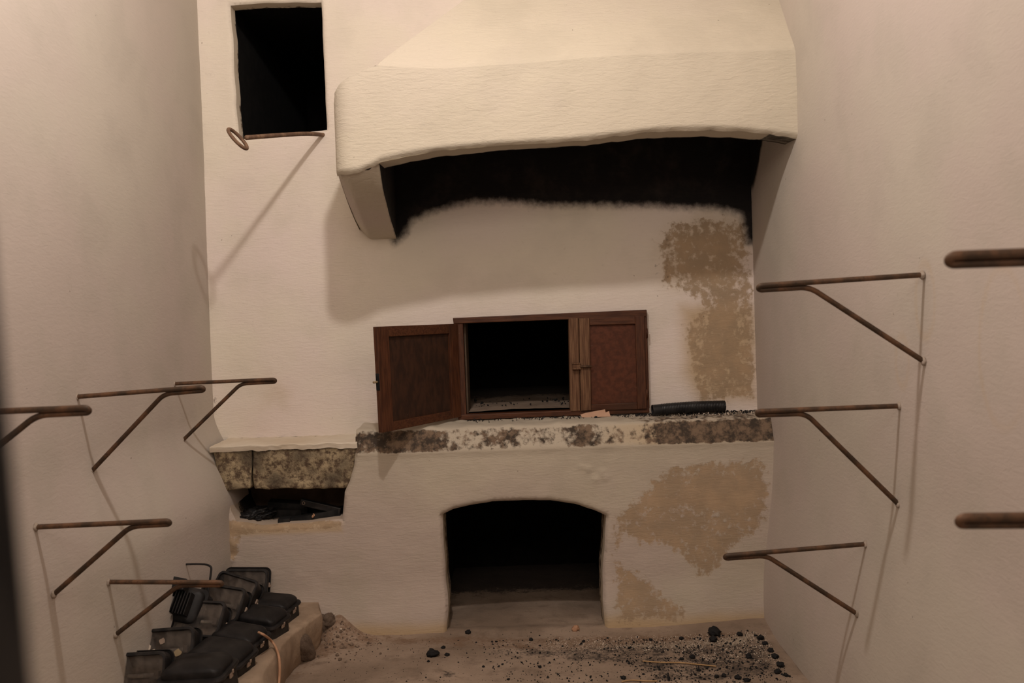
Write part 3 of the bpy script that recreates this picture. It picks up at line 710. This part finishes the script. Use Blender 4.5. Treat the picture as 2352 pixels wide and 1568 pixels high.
def on_floor(pls):
    def f(rng):
        while True:
            pg = pls[0] if rng.random() < .6 else pls[-1]
            xs_ = [p[0] for p in pg]; ys_ = [p[1] for p in pg]; x, y = rng.uniform(min(xs_), max(xs_)), rng.uniform(min(ys_), max(ys_))
            if sd(np.array([[x, y]]), pg)[0] < 0 and y < 3.70 and x < .93: return (x, y, zfl(x, y))
    return f
crumbs('charcoal_crumbs', 1900, on_floor([fpoly([(1400, 1470), (1740, 1455), (1830, 1568), (1500, 1568), (1380, 1490)]), fpoly([(1090, 1470), (1700, 1462), (1800, 1568), (1150, 1568)])]), (.0012, .0055), M_CHAR, 5, 'fine black charcoal crumbs strewn over the floor on the right', 'charcoal crumbs')
crumbs('pale_grit', 1700, on_floor([fpoly([(1260, 1464), (1740, 1458), (1770, 1485), (1560, 1497), (1250, 1487)]), fpoly([(1560, 1464), (1760, 1458), (1800, 1525), (1600, 1515)])]), (.0012, .0036), M_WHITE, 6, 'pale flakes of fallen plaster along the foot of the hearth', 'plaster grit')
def on_ledge_p(rng):
    u_ = rng.random(); x = .40 + .58 * u_ ** .8 if rng.random() < .6 else -.22 + 1.1 * u_
    y = 3.97 - abs(rng.gauss(0, .045)); y = max(y, 3.80); return (x, y, ledge_z(x, y) + .002)
crumbs('soot_crumbs', 520, on_ledge_p, (.002, .0065), M_CHAR, 7, 'black soot crumbs scattered along the oven ledge', 'soot crumbs')
crumbs('ledge_grit', 150, lambda rng: (lambda x, y: (x, y, ledge_z(x, y) + .002))(rng.uniform(.62, .97), rng.uniform(3.85, 3.97)), (.002, .0045), M_WHITE, 9, 'pale grit mixed with soot at the right end of the oven ledge', 'grit')
crumbs('oven_ash_bits', 40, lambda rng: (lambda x, y: (x, y, .850))(rng.uniform(-.2, .25), rng.uniform(4.12, 4.5)), (.003, .010), M_CHAR, 8, 'burnt bits lying on the ash inside the open cupboard', 'burnt bits')
LUMPS = [(1018, 1487, 6), (1005, 1500, 5), (1027, 1502, 7), (1641, 1458, 14), (1638, 1468, 11), (1590, 1506, 8), (1566, 1510, 6), (1699, 1460, 9), (1747, 1466, 10), (1720, 1504, 9), (1770, 1490, 9), (1792, 1525, 11), (1786, 1540, 10), (1806, 1548, 7), (1662, 1548, 7), (1695, 1553, 9), (1716, 1560, 9), (1646, 1550, 7), (1432, 1554, 7), (1220, 1466, 6), (1075, 1455, 8), (1240, 1527, 5), (1565, 1465, 7), (1495, 1468, 5), (1110, 1527, 4), (1605, 1536, 6), (1780, 1505, 10), (1757, 1476, 8), (1340, 1470, 5), (984, 1518, 4)]
rng = random.Random(12); protos = []
for k in range(5):
    bm = bmesh.new(); bmesh.ops.create_icosphere(bm, subdivisions=3, radius=1)
    P_ = np.array([v.co[:] for v in bm.verts]); nn = .75 * fbm(P_, 2.0, 4, 200 + 5 * k)
    for v, s_ in zip(bm.verts, nn): v.co *= 1 + s_; v.co.z *= .75
    me = bpy.data.meshes.new('charcoal_lump'); bm.to_mesh(me); bm.free(); me.materials.append(M_CHAR); me.polygons.foreach_set('use_smooth', [True] * len(me.polygons)); protos.append(me)
def lump(name, me, px, py, rpx, label, cat, group=None, Z=0.0, rz=None):
    p = atZ(px, py, Z + .006)
    if p.y > 3.70 and not (-.25 < p.x < .33): p.y = 3.69
    r = rpx * p.y / F * (1.0 if rpx > 11 else .78); o = bpy.data.objects.new(name, me); col.objects.link(o)
    o.scale = (r, r, r); o.location = (p.x, p.y, (zfl(p.x, p.y) if Z == 0 else Z) + r * .5); o.rotation_euler = (0, 0, rng.random() * 6 if rz is None else rz)
    return tag(o, label, cat, group)
lump('charcoal_lump', protos[0], 994, 1504, 12, 'largest egg-shaped black lump, alone on the bare floor left of the others', 'charcoal', rz=0).scale.x *= 1.1
for k, (a_, b_2, c_) in enumerate(LUMPS):
    lab, g = ('small black charcoal lump on the floor before the arched opening', 'charcoal lumps before the arch') if a_ < 1450 else ('black charcoal lump on the floor near the right wall', 'charcoal lumps by the right wall')
    lump('charcoal_lump', protos[k % 5], a_, b_2, c_, lab, 'charcoal', g)
# straws and stones on the floor
def stick(name, pts, r, mat, label, cat, Z=.008):
    P_ = [atZ(a, b, 0) for a, b in pts]; P_ = [Vector((p.x, p.y, zfl(p.x, p.y) + Z)) for p in P_]; o0 = P_[0].copy()
    V_, F_ = tube_mesh(smooth_path([p - o0 for p in P_], 2), r, 7); o = mesh_obj(name, V_, F_, mat); o.location = o0; return tag(o, label, cat)
stick('straw', [(1476, 1521), (1520, 1524), (1560, 1523), (1600, 1527), (1645, 1532)], .0024, M_STRAW, 'long pale straw lying on the sooty floor before the right wall', 'straw', .005)
stick('twig', [(1428, 1567), (1450, 1563), (1480, 1566), (1510, 1566)], .0022, M_STRAW, 'short thin twig at the bottom edge of the floor below the straw', 'twig', .004)
crumb = lump('stone_chip', protos[2], 1322, 1447, 10, 'ochre stone chip upright on the floor in the mouth of the arch', 'stone'); crumb.data = crumb.data.copy(); crumb.data.materials[0] = M_CORD; crumb.scale.z *= 1.5

# ---------------------------------------------------------------- plinth on the left
BT = .14
top = [atZ(a, b, BT) for a, b in ((722, 1392), (735, 1410), (705, 1430), (672, 1455), (645, 1480), (622, 1515), (600, 1545), (585, 1600), (560, 1700))]
top[0].y = 3.76
bot = [atZ(a, b, 0) for a, b in ((740, 1440), (738, 1466), (728, 1490), (700, 1510), (672, 1535), (655, 1560), (645, 1590), (635, 1640), (620, 1740))]
bot[0].y = 3.76
def resamp(P_, n):
    P_ = np.array([tuple(p) for p in P_]); d_ = np.r_[0, np.cumsum(np.linalg.norm(np.diff(P_, axis=0), axis=1))]; t_ = np.linspace(0, d_[-1], n)
    return np.c_[[np.interp(t_, d_, P_[:, k]) for k in range(3)]].T
n = 130; T = resamp(top, n); B = resamp(bot, n); rows = []
for k in range(26): # from wall over top to edge and down
    if k < 14:
        u_ = k / 13; R_ = T.copy(); R_[:, 0] = -1.27 * (1 - u_) + T[:, 0] * u_
    else:
        u_ = (k - 13) / 12; R_ = T * (1 - u_) + B * u_; R_[:, 2] = BT * (1 - u_ ** 1.25) - .02 * u_; R_[:, 0] += .012 * math.sin(math.pi * u_)
    rows.append(R_)
V = np.vstack(rows); sidef = np.repeat(np.r_[np.zeros(12), np.ones(14)], n)
V[:, 2] += .004 * fbm(V, 7, 3, 120); 
for a_ in range(2): V[:, a_] += sidef * .012 * fbm(V, 9, 4, 130 + a_)
o = mesh_obj('stone_plinth', V, grid_faces(n, 26), M_BENCH, attrs={'grime': .5 * sidef * np.clip(fbm(V, 6, 3, 140), 0, 1)})
tag(o, 'low worn stone plinth along the left wall carrying the floodlights', 'plinth')
# broken stones and chips at its end
for k, (px, py, r, Z, lab) in enumerate(((752, 1412, 24, .05, 'dark lump of broken render against the wall above the dirt heap'), (764, 1442, 17, .02, 'brown stone half sunk in the dirt heap'), (776, 1400, 14, .05, 'small stone wedged between wall and plinth corner'),
                         (694, 1500, 24, .03, 'grey-brown stone slab leaning against the plinth side'), (722, 1474, 11, .01, 'small stone beside the leaning slab'))):
    bm = bmesh.new(); bmesh.ops.create_icosphere(bm, subdivisions=4, radius=1); P_ = np.array([v.co[:] for v in bm.verts]); nn = .35 * fbm(P_, 1.4, 4, 300 + 9 * k)
    for v, s_ in zip(bm.verts, nn): v.co *= 1 + s_
    o = bm_obj('broken_stone', bm, M_RUB, smooth=True); p = atZ(px, py, Z); p.y = min(p.y, 3.70); rr = 1.15 * r * p.y / F; Z = (zfl(p.x, p.y) if k < 3 else Z) + .45 * rr
    o.location = (p.x, p.y, Z); o.scale = (rr, rr * .9, rr * (1.0 if k != 3 else 1.9)); o.rotation_euler = (.2 * k, (-.5 if k == 3 else .1), k * 1.3 if k != 3 else .4); tag(o, lab, 'stone')
for k, (px, py, r, lab) in enumerate(((768, 1450, 6, 'white plaster chip resting on the brown stone by the plinth'), (773, 1462, 3, 'tiny white plaster chip just below the larger chip'), (784, 1470, 4, 'pale chip on the floor right of the dirt heap'))):
    o = lump('plaster_chip', protos[k], px, py, r, lab, 'plaster chip'); o.data = o.data.copy(); o.data.materials[0] = M_WHITE; o.location.z += (.03 if k < 2 else .0)

crumbs('rubble_bits', 170, (lambda pg: (lambda rng: [(x, y, zfl(x, y)) for x, y in [(rng.gauss(pg.x, .09), 3.70 - abs(rng.gauss(0, .10)))]][0]))(atZ(790, 1450, 0)), (.002, .010), M_RUB, 15, 'broken bits of render and dirt spilling from the corner by the plinth', 'rubble')
crumbs('dirt_specks', 380, on_floor([fpoly([(860, 1470), (1400, 1466), (1420, 1568), (720, 1568)]), fpoly([(1030, 1400), (1390, 1400), (1390, 1465), (1030, 1465)])]), (.001, .0034), M_CHAR, 16, 'sparse black specks on the floor below and inside the arched opening', 'dirt specks')
# ---------------------------------------------------------------- rod brackets
def bracket(mount, tip, low, label, wallx, ylock=None, r=.0068, bendf=.30):
    side = 1 if wallx > 0 else -1
    fx = xright if wallx > 0 else xleft
    def onwall(px, py):
        X_ = wallx
        for _ in range(12):
            p_ = atX(px, py, X_); X_ = .5 * X_ + .5 * float(fx(np.array([p_.y]), np.array([p_.z]))[0])
        return atX(px, py, X_)
    if ylock: mY = ylock; Mw = at(*mount, mY); Mw.x = wallx
    else: Mw = onwall(*mount); mY = Mw.y
    Tp = at(*tip, mY); Lw = onwall(*low) if not ylock else Vector((wallx, mY, at(*low, mY).z))
    off = Vector((0, .008, -.0105)); inw = Vector((-side * 1.0, 0, 0))
    Tu = Tp + Vector((side * .008, -.004, .0055)); Tl = Tu + off
    ar = (Mw - Tu); L = ar.length; Bp = Tu + ar * bendf + off + Vector((0, 0, -.001))
    path = [Mw + Vector((side * .03, 0, 0)), Tu]
    U_ = [Tu + off * (.5 - .5 * math.cos(a)) + Vector((-side, 0, 0)) * .0085 * math.sin(a) for a in np.linspace(0, math.pi, 9)]
    b1 = Bp + (Tl - Bp).normalized() * .05; dl = (Lw - Bp).normalized(); b2 = Bp + dl * .05
    bend = smooth_path([b1, Bp, b2], 3)
    pts = [path[0], Mw] + [Mw.lerp(Tu, k / 8) for k in range(1, 8)] + U_ + [Tl.lerp(b1, .5)] + bend + [b2.lerp(Lw, k / 6) for k in range(1, 7)] + [Lw + dl * .03]
    root = empty('shelf_bracket', Mw); tag(root, label, 'bracket', 'iron rod shelf brackets on the side walls')
    V_, F_ = tube_mesh([p - Mw for p in pts], r, 12); mesh_obj('bent_rod', V_, F_, M_IRON, root)
    for c in (Mw, Lw):      # dab of plaster round each end
        bm = bmesh.new(); bmesh.ops.create_icosphere(bm, subdivisions=3, radius=1)
        P_ = np.array([v.co[:] for v in bm.verts]); nn = .3 * fbm(P_, 2, 3, int(abs(c.z * 99)))
        for v, s_ in zip(bm.verts, nn): v.co = Vector((v.co.x * .007, v.co.y * .010, v.co.z * .011)) * (1 + s_) + (c - Mw)
        bm_obj('plaster_dab', bm, M_DAB, root, smooth=True)
    return root
XLW, XRW = -1.262, 1.0
bracket((2118, 631), (1743, 661), (2121, 829), 'iron rod bracket on right wall, upper one of the three wholly visible', XRW)
bracket((2066, 932), (1740, 949), (2063, 1157), 'iron rod bracket on right wall whose tip reaches the end of the oven ledge', XRW, bendf=.33)
bracket((1988, 1249), (1666, 1279), (1968, 1409), 'lowest iron rod bracket on right wall, rusty top rod, tip before stained plaster', XRW, bendf=.28)
bracket((400, 881), (632, 874), (421, 1010), 'iron rod bracket on left wall nearest the back corner', XLW, bendf=.33)
bracket((176, 911), (467, 893), (211, 1081), 'iron rod bracket on left wall, second from the back corner in upper row', XLW, bendf=.30)
bracket((82, 1210), (389, 1200), (124, 1364), 'rusty iron rod bracket on left wall, lower row, tip over bare wall', XLW, bendf=.28)
bracket((249, 1336), (509, 1340), (266, 1457), 'iron rod bracket on left wall whose tip is in front of the floodlights', XLW, bendf=.37)
bracket((-196, 952), (203, 942), (-150, 1170), 'dark iron rod bracket cut off by the left edge of the picture', XLW, ylock=2.0, bendf=.29)
bracket((2890, 560), (2181, 597), (2890, 940), 'blurred thick rod bracket at the right picture edge, upper one', XRW, ylock=1.285, bendf=.32)
bracket((2890, 1180), (2205, 1197), (2890, 1560), 'blurred thick rod bracket at the right picture edge, lower one', XRW, ylock=1.30, bendf=.32)

# ---------------------------------------------------------------- ring bar at the little window
RB = empty('ring_bar', at(744, 301, 3.99)); tag(RB, 'rusty iron bar with a ring end sticking out of the dark wall opening', 'iron bar')
S0 = Vector((at(744, 301, 3.99))); S0.y = 4.04; RC_ = at(546, 319, 3.31)
q0 = at(566, 316, 3.34)
pts = [S0 + Vector((.01, .05, 0)), S0.lerp(q0, .25) + Vector((0, 0, .004)), S0.lerp(q0, .6) + Vector((0, 0, .003)), q0]
V_, F_ = tube_mesh([p - RB.location for p in smooth_path(pts, 3)], .0085, 12); mesh_obj('bar', V_, F_, M_RUST, RB)
# ring: its plane contains the bar direction roughly edge on
e1 = (at(566, 345, 3.31) - at(524, 294, 3.31)); ra = .5 * e1.length; e1.normalize()
e2 = (q0 - RC_); e2 = e2 - e1 * e2.dot(e1); e2.normalize(); 
view = (RC_ - Vector((0, 0, CAMZ))).normalized()
e2 = (e2 * .42 + view * .90); e2 = (e2 - e1 * e2.dot(e1)).normalized()
ring = [RC_ - RB.location + e1 * (ra - .006) * math.cos(a) + e2 * (ra - .006) * math.sin(a) for a in np.linspace(0, 2 * math.pi, 49)[:-1]]
V_, F_ = tube_mesh(ring, .0062, 12, closed=True); mesh_obj('ring', V_, F_, M_RUST, RB)

# ---------------------------------------------------------------- burnt scraps in the niche
def scrap(name, c, size, rot, mat, label, cat, seed, amp=.004, group=None):
    bm = bmesh.new(); bmesh.ops.create_cube(bm, size=1); bmesh.ops.subdivide_edges(bm, edges=bm.edges, cuts=7, use_grid_fill=True)
    P_ = np.array([v.co[:] for v in bm.verts]) * np.array(size)
    dv = np.c_[fbm(P_, 16, 3, seed), fbm(P_, 16, 3, seed + 4), fbm(P_, 16, 3, seed + 8)] * amp
    for v, p_, q_ in zip(bm.verts, P_, dv): v.co = Vector(p_ + q_)
    o = bm_obj(name, bm, mat); o.location = c; o.rotation_euler = rot; return tag(o, label, cat, group)
NZ = at(650, 1200, 3.80).z
def nat(px, py, Y): return at(px, py, Y)
scrap('charred_board', nat(640, 1175, 3.93), (.19, .07, .034), (.1, .05, .1), M_CHAR, 'charred board lying flat at the back of the niche', 'board', 401)
scrap('charred_board', nat(722, 1186, 3.84), (.21, .05, .030), (0, -.15, .10), M_CHAR, 'charred board with an orange fleck resting on the niche sill', 'board', 411)
scrap('charred_board', nat(665, 1162, 3.95), (.17, .05, .040), (.1, .08, -.1), M_CHAR, 'charred board topmost at the back, level and half hidden', 'board', 421)
scrap('charred_board', nat(745, 1200, 3.83), (.10, .05, .022), (0, -.06, -.05), M_CHAR, 'thin burnt board at the right end of the niche sill', 'board', 431)
scrap('charred_block', nat(655, 1197, 3.81), (.045, .06, .030), (0, 0, .1), M_CHAR, 'black burnt block overhanging the middle of the niche sill', 'block', 441)
tb = empty('square_tube', nat(737, 1162, 3.84), (0, .26, 0)); tag(tb, 'dark square bar with a pale ring mark slanting down in the niche', 'bar')
bm = bmesh.new(); add_box(bm, (0, 0, 0), (.165, .03, .026)); bm_obj('bar', bm, M_BLK, tb, bevel=.003)
V_, F_ = tube_mesh([(-.068 + .0055 * math.cos(a), -.0165, .0055 * math.sin(a)) for a in np.linspace(0, 6.283, 25)[:-1]], .0011, 6, closed=True); o = mesh_obj('ring_mark', V_, F_, M_CLIP, tb); o['label'] = 'pale metal eyelet'
p = nat(720, 1183, 3.80)
bm = bmesh.new(); rg = random.Random(4)
for _ in range(5): lump_mesh(bm, Vector((rg.uniform(-.006, .006), 0, rg.uniform(-.006, .006))), .005, rg)
o = bm_obj('orange_crumb', bm, M_CORD); o.location = p; tag(o, 'small orange-white crumb stuck on the charred board in the niche', 'crumb')
# crumpled black plastic
bm = bmesh.new(); bmesh.ops.create_icosphere(bm, subdivisions=5, radius=1); P_ = np.array([v.co[:] for v in bm.verts]); nn = np.abs(fbm(P_, 2.6, 4, 451)) * .7
for v, s_ in zip(bm.verts, nn): v.co *= .7 + s_
o = bm_obj('plastic_bag', bm, M_HOSE, smooth=True); o.location = nat(585, 1182, 3.86); o.location.z = NZ + .022; o.scale = (.085, .06, .036); o.rotation_euler = (0, -.15, 0)
tag(o, 'crumpled black plastic bag stuffed in the left end of the niche', 'bag')

# ---------------------------------------------------------------- floodlights
def rr_loop(w, h, r, z, n=6):
    out = []
    for cx, cy, a0 in ((w / 2 - r, h / 2 - r, 0), (-w / 2 + r, h / 2 - r, 90), (-w / 2 + r, -h / 2 + r, 180), (w / 2 - r, -h / 2 + r, 270)):
        for k in range(n): a = math.radians(a0 + 90 * k / (n - 1)); out.append((cx + r * math.cos(a), cy + r * math.sin(a), z))
    return out
def loft(loops, cap0=True, cap1=True):
    V_ = []; F_ = []; n = len(loops[0])
    for l in loops: V_ += [Vector(p) for p in l]
    for j in range(len(loops) - 1):
        for k in range(n): F_.append((j * n + k, j * n + (k + 1) % n, (j + 1) * n + (k + 1) % n, (j + 1) * n + k))
    if cap0: F_.append(tuple(range(n))[::-1])
    if cap1: F_.append(tuple((len(loops) - 1) * n + k for k in range(n)))
    return V_, F_
WL, HL = .165, .125
def floodlight(name='floodlight', handle=False):
    """local frame: glass looks along -Z, domed back along +Z"""
    root = empty(name)
    # open tray
    V_, F_ = loft([rr_loop(WL - .022, HL - .022, .012, .010), rr_loop(WL - .018, HL - .018, .014, .0), rr_loop(WL - .006, HL - .006, .018, 0), rr_loop(WL, HL, .020, .004), rr_loop(WL - .004, HL - .004, .02, .058), rr_loop(WL - .02, HL - .02, .02, .058)], False, False)
    mesh_obj('tray', V_, F_, M_BLK, root, smooth=False)
    V_, F_ = loft([rr_loop(WL + .008, HL + .008, .02, .056), rr_loop(WL + .012, HL + .012, .022, .060), rr_loop(WL + .008, HL + .008, .02, .066), rr_loop(WL - .01, HL - .01, .02, .067)], False, False)
    mesh_obj('rim', V_, F_, M_BLK, root, smooth=False)
    L_ = []
    for t_ in np.linspace(0, 1, 7):
        L_.append([(x, y, .064 + .034 * math.sin(t_ * math.pi / 2) ** .7 * (1 - .5 * (x / (WL / 2)) ** 2)) for x, y, z in rr_loop((WL - .01) * (1 - .5 * t_ ** 5), (HL - .01) * (1 - .5 * t_ ** 4), .02, 0)])
    V_, F_ = loft(L_, False, True); mesh_obj('dome', V_, F_, M_BLK, root, smooth=True)
    V_, F_ = loft([rr_loop(WL - .018, HL - .018, .013, .006), rr_loop(WL - .018, HL - .018, .013, .009)]); mesh_obj('glass', V_, F_, M_GLASS, root, smooth=False)
    # reflector trough and lamp tube
    V_ = []; nu, nv_ = 14, 12
    for j in range(nv_):
        for i in range(nu):
            x = -WL * .40 + WL * .80 * i / (nu - 1); y = -HL * .42 + HL * .84 * j / (nv_ - 1)
            V_.append((x, y, .050 - .036 * (y / (HL * .42)) ** 2 + .003 * math.sin(i * 2.3 + j)))
    mesh_obj('reflector', V_, grid_faces(nu, nv_), M_REFL, root)
    V_, F_ = tube_mesh([(-.045, 0, .028), (.045, 0, .028)], .006, 10); mesh_obj('lamp_tube', V_, F_, M_WHITE, root)
    for s_ in (-1, 1):
        bm = bmesh.new(); add_box(bm, (s_ * .052, 0, .028), (.014, .022, .018)); bm_obj('lamp_holder', bm, M_CLIP, root, bevel=.002)
    bm = bmesh.new(); add_box(bm, (WL / 2 + .002, .0, .048), (.006, .018, .014)); add_box(bm, (WL / 2 + .006, .004, .056), (.005, .008, .010)); bm_obj('clip', bm, M_CLIP, root, bevel=.002)
    bm = bmesh.new(); add_box(bm, (0, HL / 2 + .004, .060), (.016, .01, .016)); bm_obj('hinge_lug', bm, M_BLK, root, bevel=.002)
    if handle:
        bm = bmesh.new(); add_box(bm, (0, 0, .100), (.104, .075, .006))
        for k in range(11): add_box(bm, (-.05 + .010 * k, .0, .115), (.0035, .075, .028))
        bm_obj('cooling_fins', bm, M_BLK, root)
        bm = bmesh.new(); add_box(bm, (.0, .055, .125), (.055, .04, .045)); bm_obj('junction_box', bm, M_BLK, root, bevel=.004)
        V_, F_ = tube_mesh(smooth_path([(-.085, 0, .05), (-.088, .06, .06), (-.085, .125, .07), (.02, .150, .07), (.06, .150, .07), (.066, .13, .065), (.085, 0, .05)], 2), .0036, 8); mesh_obj('wire_handle', V_, F_, M_BLK, root)
    return root
def kids(o): return [c for c in bpy.data.objects if c.parent == o]
def copy_tree(o, parent=None):
    c = o.copy(); col.objects.link(c)
    if parent: c.parent = parent
    for ch in kids(o): copy_tree(ch, c)
    return c
proto = floodlight()
GRP = 'black floodlights heaped on the plinth'
# (pixel of centre, distance, rotation xyz in degrees, scale, label)   rx about 90: glass faces the room
FL = [
 ('A', 568, 1343, 3.66, (-104, 4, 8), .98, 'black floodlight with brownish glass facing out, highest and farthest back of the heap'),
 ('B', 626, 1397, 3.53, (4, 3, -12), 1.02, 'black floodlight face down with domed back, farthest right of the heap by the dirt corner'),
 ('C', 543, 1368, 3.50, (-128, 14, -14), 1.0, 'floodlight with streaked grey glass lying tilted just below the highest one'),
 ('D', 600, 1428, 3.36, (6, 5, -15), 1.0, 'black floodlight face down with brass flecks, in front of the farthest right one'),
 ('E', 514, 1393, 3.37, (-125, 8, -8), 1.0, 'floodlight with dusty brown glass, right of the one with wire handle'),
 ('G', 462, 1434, 3.22, (-132, 4, -4), 1.05, 'floodlight with round-looking murky lens below the wire-handled one'),
 ('H', 550, 1470, 3.17, (6, 6, -16), 1.0, 'black floodlight from which the tan cord runs off'),
 ('I', 392, 1497, 3.05, (-118, -2, 2), 1.08, 'floodlight spattered with white and yellow paint, next to the left wall'),
 ('J', 508, 1513, 3.01, (6, 6, -12), 1.12, 'black floodlight face down right of the paint-spattered one'),
 ('K', 322, 1552, 2.90, (-110, 0, 4), 1.10, 'front left black floodlight cut by the bottom edge of the picture'),
 ('L', 456, 1552, 2.84, (4, -3, -4), 1.18, 'front right black floodlight with domed back at the bottom edge of the picture'),
]
FLO = {}
for k, (nm, px, py, Y, rot, sc, lab) in enumerate(FL):
    o = proto if k == 0 else copy_tree(proto)
    o.rotation_euler = [math.radians(a) for a in rot]; o.scale = (sc,) * 3
    o.location = at(px, py, Y); o['label'] = lab; o['category'] = 'floodlight'; o['group'] = GRP; FLO[nm] = o
    R_ = o.rotation_euler.to_matrix(); o.location -= R_ @ Vector((0, 0, .05 if rot[0] < 30 else .02)) * sc
Fh = floodlight('floodlight', True); Fh.location = at(428, 1402, 3.28); Fh.rotation_euler = [math.radians(a) for a in (58, 10, -8)]; Fh.scale = (1.0,) * 3
tag(Fh, 'black floodlight with wire handle and cooling fins against the left wall', 'floodlight', GRP)
# paint splashes on the spattered one
rg = random.Random(8); I = FLO['I']
for k, (x, y, r, m) in enumerate(((-.055, -.01, .010, M_WHITE), (-.030, .02, .007, M_BRASS), (-.012, -.025, .007, M_CLIP), (.035, .012, .009, M_BRASS), (-.06, -.03, .008, M_WHITE), (-.02, .03, .004, M_WHITE), (-.035, .0, .004, M_WHITE))):
    bm = bmesh.new(); bmesh.ops.create_circle(bm, segments=14, radius=r * 1.2, cap_ends=True, matrix=Matrix.Translation((x, y, .0052)))
    for v in bm.verts: v.co.x += rg.uniform(-.3, .3) * r; v.co.y += rg.uniform(-.3, .3) * r
    bmesh.ops.solidify(bm, geom=bm.faces[:], thickness=.0008)
    o = bm_obj('paint_splash', bm, m, I)
# tan cord
pts = [at(594, 1452, 3.13), at(606, 1457, 3.10), atZ(626, 1472, .158), atZ(640, 1500, .150), atZ(643, 1530, .112), atZ(641, 1568, .062), atZ(634, 1640, .02)]
V_, F_ = tube_mesh([p - pts[0] for p in smooth_path(pts, 3)], .0042, 10); o = mesh_obj('power_cord', V_, F_, M_CORD); o.location = pts[0]
tag(o, 'tan power cord running from the floodlights over the plinth edge', 'cord')

# ---------------------------------------------------------------- dark door post close on the left
bm = bmesh.new(); add_box(bm, (-.06, 0, -.1), (.12, .05, 2.1)); o = bm_obj('trim_1', bm, M_CHAR, bevel=.004)
pp = at(58, 1200, .24); o.location = (pp.x, .215, pp.z); o.rotation_euler = (0, math.radians(-2.6), 0); tag(o, kind='structure')
